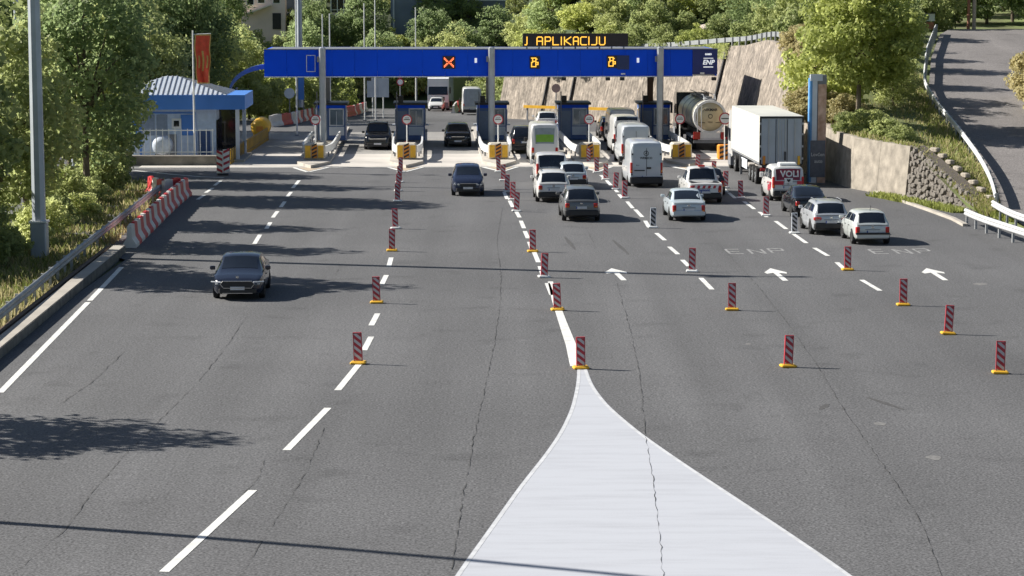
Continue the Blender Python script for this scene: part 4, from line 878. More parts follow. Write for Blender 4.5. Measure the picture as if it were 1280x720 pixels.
def car(name, kind, mat, label, cat, px, py, away=True, L=None, W=None, H=None, turn=0.0, glass=None, tail='block', rear_dark=True, rear_glass=True, side_glass=True, rails=False, front='grille', zbase=0.0):
    K = KINDS[kind]; L = L or K['L']; W = W or K['W']; fh = (H or K['H']) / K['H']; hw = W / 2; glass = glass or M_GLASS
    p = G(px, py); p.z += zbase; ctr = p + FWD * (L / 2); e = empty(name, ctr, HEAD + turn + (0 if away else math.pi), label, cat)
    rY, rZ = zip(*K['roof']); dY, dZ = zip(*K['deck'])
    roof = lambda t: float(np.interp(t, rY, rZ)) * fh; deck = lambda t: min(float(np.interp(t, dY, dZ)) * fh, roof(t) - .012)
    plan = lambda t: hw * float(np.interp(t, (0, .012, .04, .1, .2, .85, .93, .975, 1), ((.9, .955, .985, 1, 1, 1, .98, .92, .8) if kind in ('van', 'smallvan', 'pickup') else (.83, .905, .95, .985, 1, 1, .96, .87, .72))))
    zbot = lambda t: float(np.interp(t, (0, .05, .12, .88, .95, 1), (.36, .27, .2, .2, .24, .30)))
    tall = kind in ('van', 'smallvan')
    def sec(t):
        w_ = plan(t); zb, zd, zr = zbot(t), deck(t), roof(t); g = min(1, max(0, (zr - zd) / (.3)))
        wt = w_ * ((.90 if tall else .755) * g + .86 * (1 - g)); cr = .035 if g > .5 else .025
        return [(0, zb), (w_ * .88, zb), (w_ * .975, zb + .1), (w_, zb + (zd - zb) * .42), (w_ * .99, zb + (zd - zb) * .74), (w_ * .955, zd), ((w_ * .945 * .5 + wt * 1.02 * .5), zd + (zr - zd) * .42), (wt * 1.02, zd + (zr - zd) * .76), (wt * .97, zd + (zr - zd) * .93), (wt * .85, zr), (wt * .5, zr + cr * .8), (0, zr + cr)]
    ts = sorted(set([round(x, 4) for x in rY] + [round(x, 4) for x in dY] + [.05, .12, .88, .95, .65, .45]))
    mb = MB(); S = [sec(t) for t in ts]; m = len(S[0]); vs = []; full = []
    for t, s in zip(ts, S):
        y = -L / 2 + t * L; row = [(x, y, z) for x, z in s] + [(-x, y, z) for x, z in s[-2:0:-1]]; vs += row; k = len(row)
    fs = [(i * k + j, i * k + (j + 1) % k, i * k + k + (j + 1) % k, i * k + k + j) for i in range(len(ts) - 1) for j in range(k)]
    fs += [tuple(range(k - 1, -1, -1)), tuple((len(ts) - 1) * k + j for j in range(k))]
    mb.add(vs, fs); body = mb.build('body', mat, e, True, 42)
    Y = lambda t: -L / 2 + t * L
    def top_patch(t0, t1, fr, nm, mt, off=.008, w0=1.0):
        tt = [t0] + [t for t in ts if t0 + .002 < t < t1 - .002] + [t1]; mb = MB(); vs = []
        for t in tt:
            s = sec(t); wt, zr = s[9]; zc = s[11][1]; d = .004; sl = Vector((0, -(roof(t + d) - roof(t - d)), 2 * d * L)).normalized()
            for u in (-1, -.55, 0, .55, 1):
                xx = u * wt * fr * w0; a = abs(xx); zz = (zr - .012 * (a > wt * 1.02) + (s[10][1] - zr) * max(0, min(1, (wt - a) / (wt - s[10][0])))) if a > s[10][0] else s[10][1] + (zc - s[10][1]) * (1 - a / s[10][0])
                vs.append((xx, Y(t) + sl.y * off, zz + sl.z * off))
        n_ = len(tt); mb.add(vs, [(i * 5 + j, i * 5 + j + 1, i * 5 + 6 + j, i * 5 + 5 + j) for i in range(n_ - 1) for j in range(4)]); return mb.build(nm, mt, e, True)
    top_patch(K['ws'][0], K['ws'][1], 1.02, 'windscreen', glass)
    if rear_glass: top_patch(K['rg'][0], K['rg'][1], 1.05, 'rear_window', glass)
    if side_glass:
        (b0, b1), (t0, t1) = K['sb'], K['st']
        for s in (1, -1):
            cuts = [0, .47, .52, 1] if kind not in ('van',) else [0, 1]
            for c0, c1 in zip(cuts[::2], cuts[1::2]):
                mb = MB(); vs = []
                for q in (.12, .42, .74):
                    f = (q - .12) / .62
                    for i in range(5):
                        c = c0 + (c1 - c0) * i / 4; t = (b0 + (b1 - b0) * c) * (1 - f) + (t0 + (t1 - t0) * c) * f; S_ = sec(t)
                        if q <= .42: g = q / .42; x = S_[5][0] + (S_[6][0] - S_[5][0]) * g; z = S_[5][1] + (S_[6][1] - S_[5][1]) * g
                        else: g = (q - .42) / .34; x = S_[6][0] + (S_[7][0] - S_[6][0]) * g; z = S_[6][1] + (S_[7][1] - S_[6][1]) * g
                        vs.append((s * (x + .007), Y(t), z))
                mb.add(vs, [(r * 5 + j, r * 5 + j + 1, r * 5 + 6 + j, r * 5 + 5 + j) for r in (0, 1) for j in range(4)]); mb.build('side_window', glass, e, True)
            for t in ((.44, .68) if not tall else (.66,)):
                mb = MB(); S_ = sec(t); mb.add([(s * (S_[j][0] + .004), Y(t) + dy, S_[j][1]) for j in (2, 3, 4, 5) for dy in (-.012, .012)], [(2 * j, 2 * j + 1, 2 * j + 3, 2 * j + 2) for j in range(3)]); mb.build('door_seam', M_DARK, e)
            for t in (.36, .6): S_ = sec(t); MB().box((s * (S_[4][0] + .012), Y(t), S_[4][1] + .03), (.03, .16, .03)).build('door_handle', M_DARK if mat is not M_DARK else M_GREY, e)
    wr = .33 if kind in ('van', 'suv', 'pickup') else .31
    add_wheels(e, [Y(K['wb'][0]), Y(K['wb'][1])], hw, wr, .22)
    for s in (1, -1):
        t = K['ws'][1] - .05; S_ = sec(t); mr = MB().box((s * (S_[5][0] + .13), Y(t), S_[5][1] + (.1 if not tall else .16)), (.2, .11, .15 if not tall else .3), bev=.03).build('mirror', M_DARK if kind == 'van' or rear_dark == 2 else mat, e)
    zr_ = deck(.012)
    # rear
    tl = {'block': (.17, .34, .8), 'horiz': (.36, .15, .72), 'vert': (.12, .62, .87), 'small': (.2, .22, .76)}[tail]
    for s in (1, -1):
        zc = zr_ - .08 - tl[1] / 2 if tail != 'vert' else zr_ - .05
        l_ = MB().box((s * hw * tl[2], Y(0) + .035, zc), (tl[0], .16, tl[1]), bev=.025, rz=-s * .18).build('tail_lamp', M_TAIL, e)
        MB().box((s * hw * tl[2], Y(0) - .05, zc - tl[1] * .3), (tl[0] * .6, .03, tl[1] * .18)).build('indicator', M_AMBERL if tail != 'horiz' else M_LAMP, l_)
    MB().box((0, Y(0) + .05, .44), (W * .9, .2, .3), bev=.05).build('rear_bumper', M_DARK if rear_dark else mat, e)
    pl = MB().box((0, Y(0) - .012, zr_ - .3 if kind not in ('van', 'pickup') else .62), (.52, .03, .12)).build('number_plate', M_PLATE, e); MB().box((-.24, Y(0) - .03, zr_ - .3 if kind not in ('van', 'pickup') else .62), (.045, .01, .11)).build('plate_band', M_PBLUE, pl)
    if kind != 'van':
        for zz, ww in ((zr_ - .44, .86), (zr_ - .005, .8)): MB().box((0, Y(0) - .003, zz), (W * ww, .02, .018)).build('boot_seam', M_DARK, e)
        MB().box((0, Y(0) - .008, zr_ - .1), (.12, .03, .09), bev=.012).build('badge', M_CHROME, e); MB().box((0, Y(0) + .0, zr_ - .2), (.66, .04, .03)).build('handle_strip', M_DARK if mat is P_BLK else M_GREY, e)
    # front
    zf = deck(.985)
    if front == 'grille': g_ = MB().box((0, Y(1) - .0, zf - .14), (W * .48, .05, .17), bev=.02).build('grille', M_DARK, e); MB().box((0, Y(1) + .02, zf - .03), (W * .5, .03, .03)).build('chrome_strip', M_CHROME, g_)
    elif front == 'hex': g_ = MB().yprism([(-.6, .62), (-.48, .48), (.48, .48), (.6, .62), (.52, .71), (-.52, .71)], Y(1) - .1, Y(1) + .03).build('grille', M_DARK, e)
    else: g_ = MB().box((0, Y(1), zf - .2), (W * .62, .06, .3), bev=.03).build('grille', M_DARK, e); MB().box((0, Y(1) + .03, zf - .12), (W * .64, .03, .05)).build('chrome_strip', M_CHROME, g_)
    for s in (1, -1): MB().box((s * hw * .69, Y(.985) - .015, zf - .09), (.36, .12, .11), bev=.03, rz=-s * .42).build('headlamp', M_LAMP, e)
    MB().box((0, Y(1) - .05, .36), (W * .74, .16, .22), bev=.04).build('front_bumper', M_DARK, e)
    MB().box((0, Y(1) + .04, .46), (.52, .03, .12)).build('number_plate', M_PLATE, e)
    if rails:
        for s in (1, -1): MB().tube([(s * hw * .68, Y(.2), roof(.2) + .02), (s * hw * .68, Y(.25), roof(.25) + .07), (s * hw * .68, Y(.5), roof(.5) + .07), (s * hw * .68, Y(.55), roof(.55) + .02)], .02, 6).build('roof_rail', M_GREY if rails == 1 else M_DARK, e)
    e['_'] = 0; del e['_']
    INFO[e.name] = dict(mat=mat, L=L, W=W, Y=Y, sec=sec, roof=roof, deck=deck, hw=hw, patch=top_patch); return e
INFO = {}
P_BLKB = paint('blue_black', (.012, .016, .03), .1, .2); P_BLK = paint('black', (.012, .013, .016), .2, .18); P_NAVY = paint('navy', (.02, .028, .06), .3, .25); P_GREY = paint('grey', (.14, .145, .15), .3); P_WHT = paint('white', (.6, .6, .59)); P_SIL = paint('silver', (.45, .47, .5), .3); P_PALE = paint('pale_silver', (.52, .55, .54), .15); P_LBL = paint('pale_blue_white', (.46, .52, .56), .1); P_RED = paint('crimson', (.5, .02, .045))
# oncoming cars in the left lanes
c = car('black_car', 'liftback', P_BLKB, 'dark navy liftback car driving towards the camera in the tree shadows on the left', 'car', 297, 376, away=False, tail='horiz', rear_dark=False, front='hex')
I = INFO[c.name]; Y = I['Y']
MB().box((0, Y(1) - .03, .86), (.1, .03, .1), bev=.02).build('badge', M_CHROME, c)
for s in (1, -1): MB().box((s * .78, Y(.985) + .07, .70), (.4, .03, .035), rz=-s * .45).build('light_strip', pm('white_lamp', (.8, .82, .85), .2), c)
gr = [(-.62, .62), (-.5, .47), (.5, .47), (.62, .62), (.52, .72), (-.52, .72)]
mb = MB(); 
for a, b in zip(gr, gr[1:] + gr[:1]): mb.tube([(a[0], Y(1) + .05, a[1]), (b[0], Y(1) + .05, b[1])], .018, 6)
mb.build('grille_surround', M_CHROME, c)
for z in (.28,): MB().box((0, Y(1) + .03, z), (1.1, .03, .02)).build('lower_trim', M_CHROME, c)
car('blue_car', 'hatch', P_NAVY, 'dark blue tall hatchback driving towards the camera from the third toll lane', 'car', 585, 245.5, away=False, W=1.76, H=1.6, L=4.0)
car('black_pickup', 'pickup', P_BLK, 'black pickup with roof bars facing the camera between the two left booths', 'pickup', 472, 188, away=False, W=1.9, H=1.85, front='wide', rails=2)
car('black_suv', 'suv', P_BLK, 'black car with pale roof facing the camera between the second and third booths', 'car', 572.5, 184.5, away=False, W=1.9)
I = None
# right lanes, seen from behind
car('grey_suv', 'suv', P_GREY, 'dark grey crossover car nearest the camera in the queue for the middle lane', 'car', 727, 277.5, W=1.82, tail='small', rear_dark=1)
car('white_suv', 'suv', P_WHT, 'white crossover with roof rails and dark lower bumper just behind the grey one', 'car', 692, 253.5, W=1.84, tail='small', rails=2)
car('silver_car', 'hatch', P_LBL, 'pale silver hatchback half hidden right of the white crossover', 'car', 716.5, 237, tail='small', L=3.7)
v = car('white_minivan', 'smallvan', P_WHT, 'white boxy minivan with wide dark rear window ahead of the crossover', 'van', 689.5, 233, W=1.86, tail='vert', rear_dark=0)
g = car('white_van', 'van', P_WHT, 'white van with a green panel across its rear window at the middle booth', 'van', 681, 205.5, W=1.94, tail='block', rear_glass=False)
INFO[g.name]['patch'](.0052, .0155, .9, 'rear_window', pm('tinted_glass', (.2, .24, .28), .15, spec=.7)); INFO[g.name]['patch'](.0062, .0112, .82, 'green_panel', pm('lime_print', (.16, .34, .03), .5, var=.15, scale=3), .016)
car('black_offroader', 'suv', P_BLK, 'black off-roader beside the third booth partly behind the white van', 'car', 656, 193, W=1.92, H=1.85, rear_dark=1)
car('white_car', 'hatch', P_WHT, 'white car whose roof shows beyond the van with green window', 'car', 684, 163.5, W=1.8)
def van_rear(e, logo=False, glass=False):
    I = INFO[e.name]; Y = I['Y']; W = I['W']; sl = 1.2; a = math.atan2(.071, 1.16)
    y0 = Y(0)
    def RP(x, z, d=.0): t = .004 + (z - 1.2) / 1.16 * .012; return (x, Y(t) - d if z > 1.2 else Y(.002) - d, z)
    for x0, x1 in ((-.8, -.012), (.012, .8)):
        mb = MB(); vs = []
        for z in (.58, 1.2, 2.3):
            f = 1.0 if z < 1.3 else .93; vs += [RP(x0 * f, z, .012), RP(x1 * f, z, .012), RP(x1 * f, z, -.06), RP(x0 * f, z, -.06)]
        mb.add(vs, [(i * 4 + j, i * 4 + (j + 1) % 4, i * 4 + 4 + (j + 1) % 4, i * 4 + 4 + j) for i in (0, 1) for j in range(4)] + [(3, 2, 1, 0), (8, 9, 10, 11)])
        d = mb.build('rear_door', I['mat'], e)
        if glass:
            mb = MB(); vs = [RP(x0 * .85, 1.35, .02), RP(x1 * .85 if x1 > 0.1 else x1 * 4, 1.35, .02), RP(x1 * .82 if x1 > .1 else x1 * 4, 2.15, .02), RP(x0 * .8 if x0 < -.1 else x0 * 4, 2.15, .02)]
            if x0 > 0: vs[0] = RP(.06, 1.35, .02)
            mb.add(vs, [(0, 1, 2, 3)]); mb.build('pane', M_GLASS, d)
    MB().box((0, Y(.004) - .03, 1.45), (.02, .02, 1.6)).build('door_gap', M_DARK, e)
    MB().box((.13, Y(0) - .03, 1.12), (.26, .05, .1)).build('door_handle', M_DARK, e); MB().box((-.4, Y(0) - .02, .98), (.6, .04, .06)).build('trim_strip', M_DARK, e)
    for s in (1, -1):
        for z in (.75, 1.9): MB().box((s * .84 * (1 if z < 1 else .95), Y(.004 if z < 1 else .012) - .02, z), (.08, .07, .1)).build('hinge', M_DARK, e)
    MB().box((0, Y(0) + .02, .42), (W * .95, .3, .4), bev=.05).build('rear_step', M_DARK, e)
    if logo:
        x, z = -.02, 1.95; yy = RP(0, z, .03)[1]
        mb = MB(); n = 20
        for i in range(n): a0, a1 = 2 * math.pi * i / n, 2 * math.pi * (i + 1) / n; mb.yprism([(x + .15 * math.cos(a0), z + .15 * math.sin(a0)), (x + .15 * math.cos(a1), z + .15 * math.sin(a1)), (x + .12 * math.cos(a1), z + .12 * math.sin(a1)), (x + .12 * math.cos(a0), z + .12 * math.sin(a0))], yy, yy + .03)
        for k in range(3): an = math.pi / 2 + k * 2 * math.pi / 3; c_, s_ = math.cos(an), math.sin(an); mb.yprism([(x + .13 * c_, z + .13 * s_), (x - s_ * .025, z + c_ * .025), (x + s_ * .025, z - c_ * .025)], yy - .002 * k, yy + .03)
        mb.build('star_emblem', M_DARK, e)
        text_mesh('WEB2CO', .17, .004, 'lettering', M_DARK, e, Matrix.Translation((x, RP(0, 1.68, .02)[1], 1.68)) @ UPM, .006); text_mesh('311', .13, .004, 'lettering', M_DARK, e, Matrix.Translation((-.5, RP(0, 1.25, .02)[1], 1.25)) @ UPM, .004)
PV = paint('van_white', (.5, .53, .56), .05)
v = car('white_van', 'van', PV, 'white van with star emblem on its rear doors, last of the queued vans', 'van', 808, 234.5, W=1.99, tail='vert', rear_glass=False); van_rear(v, True)
v = car('white_van', 'van', PV, 'plain white high roof van directly ahead of the van with star emblem', 'van', 795, 208, W=2.0, tail='vert', rear_glass=False); van_rear(v)
v = car('white_van', 'van', P_WHT, 'white van with black upper rear third in the queue of white vans', 'van', 784, 194, tail='vert', rear_glass=False, turn=.0); van_rear(v, glass=True)
INFO[v.name]['patch'](.0158, .07, .95, 'black_top', M_GLASS, .02)  # black upper rear of this van, its own colour
v = car('white_van', 'van', P_WHT, 'white van at the booth, first in the queue of white vans', 'van', 778.5, 182.5, tail='vert', rear_glass=False); van_rear(v, glass=True)
car('black_suv', 'suv', P_BLK, 'black car ahead of the queue of white vans, mostly hidden by them', 'car', 764.5, 173.5, W=1.85)
car('silver_saloon', 'sedan', P_LBL, 'silver saloon right of the black and white marker post', 'car', 861, 277.5, W=1.77, tail='block', rear_dark=0)
p = car('white_pickup', 'pickup', P_WHT, 'white pickup with red and white chevrons across the tailgate ahead of the silver saloon', 'pickup', 882, 255, W=1.88, tail='block', rear_dark=1); I = INFO[p.name]; Y = I['Y']
MB().box((0, Y(.17), 1.075), (1.5, 1.45, .06)).build('bed_floor', M_DARK, p)
mb = MB(); mb2 = MB()
for k in range(11): x = -.75 + k * .14; (mb if k % 2 else mb2).yprism([(x, .83), (x + .14, .83), (x + .19, .97), (x + .05, .97)], Y(0) - .03, Y(0) + .02)
mb.build('white_stripes', M_WHITE, p); mb2.build('red_stripes', M_DRED, p); text_mesh('Remont', .2, .004, 'lettering', M_PBLUE, p, Matrix.Translation((-.1, Y(0) - .025, .73)) @ UPM, .006)
MB().box((0, Y(.40), 1.86), (.36, .2, .1), bev=.02).build('beacon', M_TAIL, p)
car('dark_hatchback', 'hatch', P_BLK, 'dark hatchback mostly hidden beyond the right side of the white pickup', 'car', 888, 245, W=1.7, tail='block')
P_VOLI = P_WHT
v = car('delivery_van', 'smallvan', P_WHT, 'small red and white delivery van with white lettering behind the box lorry', 'van', 985, 252, W=1.8, H=1.86, tail='vert', rear_glass=False, rear_dark=1); I = INFO[v.name]; Y = I['Y']
I['patch'](.0095, .036, .99, 'rear_window', pm('wine_print', (.17, .012, .03), .3, var=.5, scale=3)); 
for x0, w_ in ((-.62, .24),): pass
mb = MB().box((-.5, Y(0) - .02, 1.0), (.5, .04, .2)).box((.62, Y(0) - .02, 1.0), (.3, .04, .2)); mb.build('red_panel', P_RED, v)
for s in (1, -1):
    mb = MB(); 
    for t0, t1, za, zb in ((.05, .2, .6, 1.0), (.12, .32, .5, .85), (.26, .34, .9, 1.0), (.06, .16, 1.0, 1.03)):
        S0 = I['sec'](t0); x = s * (S0[3][0] + .006); mb.add([(x, Y(t0), za), (x, Y(t1), za), (x, Y(t1), zb), (x, Y(t0), zb)], [(0, 1, 2, 3)])
    mb.build('red_panel', P_RED, v)
text_mesh('VOLI', .46, .008, 'lettering', M_WHITE, v, Matrix.Translation((.08, Y(.022) - .03, 1.46)) @ UPM, .014)
hx = [(0, -.1), (.1, .02), (.09, .08), (.04, .09), (0, .05), (-.04, .09), (-.09, .08), (-.1, .02)]
MB().yprism([(x + .02, 1.12 + z) for x, z in hx], Y(0) - .035, Y(0)).build('heart_emblem', M_DARK, v); MB().box((.02, Y(0) - .014, 1.13), (.44, .03, .26)).build('white_patch', M_WHITE, v)
MB().box((.05, Y(.2), 1.95), (.95, .7, .16), bev=.04).build('roof_box', M_WHITE, v)
car('black_saloon', 'sedan', P_BLK, 'black saloon behind the small red and white delivery van', 'car', 1014, 272.5, W=1.78, tail='small', rear_dark=0)
car('silver_hatchback', 'suv', P_SIL, 'silver hatchback with roof rails between the black saloon and the white hatchback', 'car', 1039, 294.5, W=1.76, H=1.52, L=4.2, tail='horiz', rails=1, rear_dark=1)
c = car('white_hatchback', 'hatch', P_PALE, 'pale small hatchback at the back of the right hand queue', 'car', 1090.5, 306.5, W=1.66, H=1.45, L=3.8, tail='block', rear_dark=0); Y = INFO[c.name]['Y']
MB().box((0, Y(0) - .06, .52), (1.5, .06, .09)).build('bumper_strip', M_DARK, c); MB().tube([(0, Y(.2), 1.45), (0, Y(.14), 1.72)], .012, 5).build('antenna', M_DARK, c); MB().box((0, Y(.012) - .02, .82), (.1, .04, .1)).build('badge', M_CHROME, c)

# ---- box lorry
def lorry_wheels(e, ys, half, r=.5, wd=.34): add_wheels_plain(e, ys, half, r, wd)
def add_wheels_plain(e, ys, half, r, wd):
    if (r, wd) not in WM: WM[(r, wd)] = wheel_meshes(r, wd)
    ty, ri = WM[(r, wd)]
    for y in ys:
        for s in (1, -1):
            o = link('wheel', ty, e, (s * (half - wd / 2), y, r)); o.rotation_euler = (0, 0, 0 if s > 0 else math.pi); link('rim', ri, o)
def cab(e, y, W=2.45, H=3.5, m=None, face=1):
    m = m or P_WHT; mb = MB(); pr = [(y - 1.1, .9), (y + 1.05, .55), (y + 1.15, 1.3), (y + 1.1, 1.75), (y + .85, 2.75), (y + .6, H - .15), (y + .2, H), (y - 1.1, H)]
    mb.xprism(pr, -W / 2, W / 2); c = mb.build('cab', m, e)
    MB().add([(-W * .46, y + 1.115, 1.8), (W * .46, y + 1.115, 1.8), (W * .44, y + .87, 2.72), (-W * .44, y + .87, 2.72)], [(0, 1, 2, 3)]).build('windscreen', M_GLASS, c)
    MB().box((0, y + 1.15, 1.36), (W * .62, .08, .4)).build('grille', M_DARK, c)
    MB().box((0, y + 1.12, 1.62), (W * .4, .06, .05)).build('chrome_bar', M_CHROME, c)
    for s in (1, -1):
        MB().box((s * W * .40, y + 1.1, .82), (.4, .12, .24)).build('headlamp', M_LAMP, c); MB().box((s * (W / 2 + .16), y + .9, 2.3), (.16, .12, .7)).build('mirror', M_DARK, c)
        MB().box((s * (W / 2 + .002), y + .3, 2.15), (.03, .9, .8)).build('side_window', M_GLASS, c); MB().box((s * (W / 2 - .12), y + .2, .62), (.3, 1.3, .7)).build('step', M_GREY, c)
    MB().box((0, y + 1.1, .55), (W * .96, .2, .42)).build('bumper', M_GREY, c); return c
p = G(977, 233.5); LT = 12.6
t = empty('box_lorry', p + FWD * .3, HEAD, 'cream white articulated box lorry queuing in the right hand lane', 'lorry')
M_BOX = pm('cream_box_panel', (.66, .65, .58), .45, var=.05, scale=.5); M_DOOR = pm('grey_door_panel', (.42, .46, .5), .5, var=.08, scale=1)
MB().box((0, LT / 2, 2.62), (2.52, LT, 2.72)).build('box_body', M_BOX, t); MB().box((0, LT / 2, 4.0), (2.54, LT + .02, .05)).build('roof', pm('trailer_roof', (.5, .5, .47), .6, var=.15, scale=.4), t)
fr = MB()
for x, w_ in ((-1.22, .1), (1.22, .1)): fr.box((x, -.02, 2.62), (w_, .06, 2.74))
fr.box((0, -.02, 3.95), (2.34, .06, .1)).box((0, -.02, 1.26), (2.34, .06, .1)); fr.build('rear_frame', M_DARK, t)
for s in (1, -1):
    d = MB().box((s * .585, -.015, 2.6), (1.14, .05, 2.56)).build('rear_door', M_DOOR, t)
    for x in (.2, .75): MB().tube([(s * x, -.08, 1.3), (s * x, -.08, 3.9)], .025, 6).build('lock_bar', M_GALV, d)
    MB().box((s * .33, -.05, 2.6), (.03, .03, 2.5)).build('seam', M_DARK, d)
    for z in (1.6, 2.3, 3.0, 3.6): MB().box((s * 1.2, -.07, z), (.1, .06, .12)).build('hinge', M_GALV, d)
    MB().box((s * 1.0, -.07, 1.5), (.14, .08, .5)).build('rubber_buffer', M_ORANGE if s < 0 else M_YEL, d); MB().box((s * .98, -.06, .98), (.46, .1, .16)).build('tail_lamp', M_TAIL, t)
MB().box((.2, -.1, 1.75), (.09, .06, .5)).build('lock_handle', M_DARK, t)
MB().box((0, -.0, .72), (2.3, .14, .16)).build('underrun_bar', M_GREY, t); MB().box((0, LT / 2, 1.05), (1.1, LT - .6, .34)).build('chassis', M_DARK, t)
for s in (1, -1): MB().box((s * 1.2, 4.9 + 2, .85), (.05, 2.6, .55)).build('side_guard', M_LGREY, t); MB().box((s * 1.1, 9.2, .6), (.14, .16, 1.2)).build('landing_leg', M_GREY, t); MB().box((s * 1.24, LT / 2, 1.32), (.06, LT, .12)).build('side_rail', M_GREY, t); MB().box((s * 1.15, .55, .75), (.3, .04, .5)).build('mudflap', M_BLACK, t)
MB().box((-1.15, 8.3, .75), (.3, .8, .6)).build('tool_box', M_DARK, t)
add_wheels_plain(t, [1.9, 3.2, 4.5], 1.24, .48, .36); cab(t, LT + 1.0, m=P_WHT, H=3.7); add_wheels_plain(t, [LT - 1.2, LT + 1.4], 1.22, .5, .34); MB().box((0, LT - .4, .95), (.9, 3.8, .25)).build('tractor_frame', M_DARK, t)
# ---- tanker
p = G(888, 188.5); t = empty('tanker_lorry', p + FWD * .2, HEAD, 'shiny steel tanker lorry with dished end parked against the brown ribbed wall', 'tanker')
M_TANK = pm('polished_steel', (.6, .57, .48), .32, .7, var=.12, scale=1.0); M_TANKE = pm('dished_steel', (.56, .48, .31), .45, .4, var=.12, scale=2)
n_ = 28; LT = 10.5; prof = [(0, .0), (.45, .03), (.8, .12), (1.0, .26)]; 
def lathe_y(prof, m, name, par, zc):
    mb = MB(); vs = []
    for r, y in prof: vs += [(r * math.cos(2 * math.pi * i / n_), y, zc + r * math.sin(2 * math.pi * i / n_)) for i in range(n_)]
    mb.add(vs, [(a * n_ + i, a * n_ + (i + 1) % n_, a * n_ + n_ + (i + 1) % n_, a * n_ + n_ + i) for a in range(len(prof) - 1) for i in range(n_)]); return mb.build(name, m, par, True, 35)
lathe_y(prof, M_TANKE, 'dished_end', t, 2.35)
lathe_y([(1.0, .26), (1.14, .27), (1.16, .5), (1.16, LT), (.8, LT + .2), (0, LT + .22)], M_TANK, 'tank', t, 2.35)
lathe_y([(1.0, .2), (1.17, .2), (1.18, .42), (1.0, .42)], M_WHITE, 'end_ring', t, 2.35)
for y in (2.5, 5, 7.5): lathe_y([(1.15, y), (1.19, y), (1.19, y + .12), (1.15, y + .12)], M_GALV, 'band', t, 2.35)
mb = MB().box((0, LT / 2, 3.55), (.7, LT - 1, .05)); mb.build('walkway', M_GREY, t)
for y in (1.5, 4, 6.5): MB().tube([(0, y, 3.5), (0, y, 3.72)], .28, 14).build('hatch', M_GREY, t)
for s in (1, -1): MB().tube([(s * .4, .6, 3.5), (s * .4, .8, 3.85), (s * .4, LT - 1, 3.85)], .03, 6).build('hand_rail', M_GALV, t); MB().box((s * .95, -.02, 1.05), (.46, .2, .5)).build('tail_lamp', M_TAIL, t); MB().box((s * 1.1, 2.2, .95), (.3, 4.2, .14)).build('mudguard', M_GREY, t)
MB().box((0, .05, 1.08), (1.4, .16, .36)).build('rear_panel', M_WHITE, t); MB().box((0, -.0, .62), (2.35, .14, .18)).build('underrun_bar', M_GREY, t); MB().box((0, -.06, .82), (1.7, .04, .16)).build('reflector_strip', M_PLATE, t); MB().box((.75, .0, 1.42), (.22, .1, .22)).build('warning_lamp', M_WHITE, t)
text_mesh('NIKMAR', .26, .004, 'lettering', M_DARK, t, Matrix.Translation((0, -.01, 2.85)) @ UPM, .006); text_mesh('MILK', .16, .004, 'lettering', M_DARK, t, Matrix.Translation((0, -.02, 1.98)) @ UPM)
for s in (1, -1): MB().box((s * .62, .07, 1.95), (.5, .05, .035), rz=0).build('brace', M_DARK, t)
mb = MB(); 
for i in range(16): a0, a1 = 2 * math.pi * i / 16, 2 * math.pi * (i + 1) / 16; mb.yprism([(.16 * math.cos(a0), 2.4 + .16 * math.sin(a0)), (.16 * math.cos(a1), 2.4 + .16 * math.sin(a1)), (.12 * math.cos(a1), 2.4 + .12 * math.sin(a1)), (.12 * math.cos(a0), 2.4 + .12 * math.sin(a0))], -.02, .04)
mb.build('ring_emblem', M_DARK, t)
MB().tube([(-.9, -.05, 1.3), (-.9, .1, 3.2)], .03, 6).tube([(-.62, -.05, 1.3), (-.62, .1, 3.2)], .03, 6).build('ladder', M_GALV, t)
MB().box((0, LT / 2, 1.05), (1.0, LT, .3)).build('chassis', M_DARK, t); MB().box((0, 1.0, .8), (2.2, .05, .5)).build('mudflap', M_BLACK, t); add_wheels_plain(t, [1.4, 2.7, 4.0, LT - .6], 1.22, .5, .34); cab(t, LT + 1.9, m=P_BLK, H=3.6); add_wheels_plain(t, [LT + 2.3], 1.2, .5, .34)
# ---- far lorry, coming towards the camera
p = G(547, 137); t = empty('far_lorry', p, HEAD - .12, 'white lorry far behind the booths facing the camera', 'lorry')
p2 = at(548, 125, 273); p2.z = road_z(273); t.location = p2; t.rotation_euler = (0, 0, math.pi + HEAD - .04)
cab(t, 0, H=3.75, W=2.4, m=paint('bright_white', (.82, .82, .82))); tr = MB().box((0, -8.5, 2.4), (2.45, 12.5, 2.9)).build('trailer_box', pm('dark_green_curtain', (.11, .15, .14), .6, var=.15), t); tr.rotation_euler = (0, 0, 0)
tr.location = (.0, 0, 0); tr.rotation_euler = (0, 0, -.2)
MB().box((0, -5, .9), (1, 11, .3)).build('chassis', M_DARK, t); add_wheels_plain(t, [.3, -2.6, -9, -10.3], 1.2, .5, .34)
car('white_car', 'hatch', P_WHT, 'white car facing the camera directly in front of the far lorry', 'car', 546, 139.2, away=False, W=1.75, turn=-.06)
v = car('box_van', 'van', P_WHT, 'white box van seen from behind to the right of the far lorry', 'van', 590, 144, W=2.05, H=2.75, tail='small', rear_glass=False, turn=.0); Y = INFO[v.name]['Y']
MB().box((.05, Y(.008) - .06, 1.75), (1.75, .06, 1.75)).build('rear_door', pm('grey_blue_door', (.4, .44, .52), .5), v)
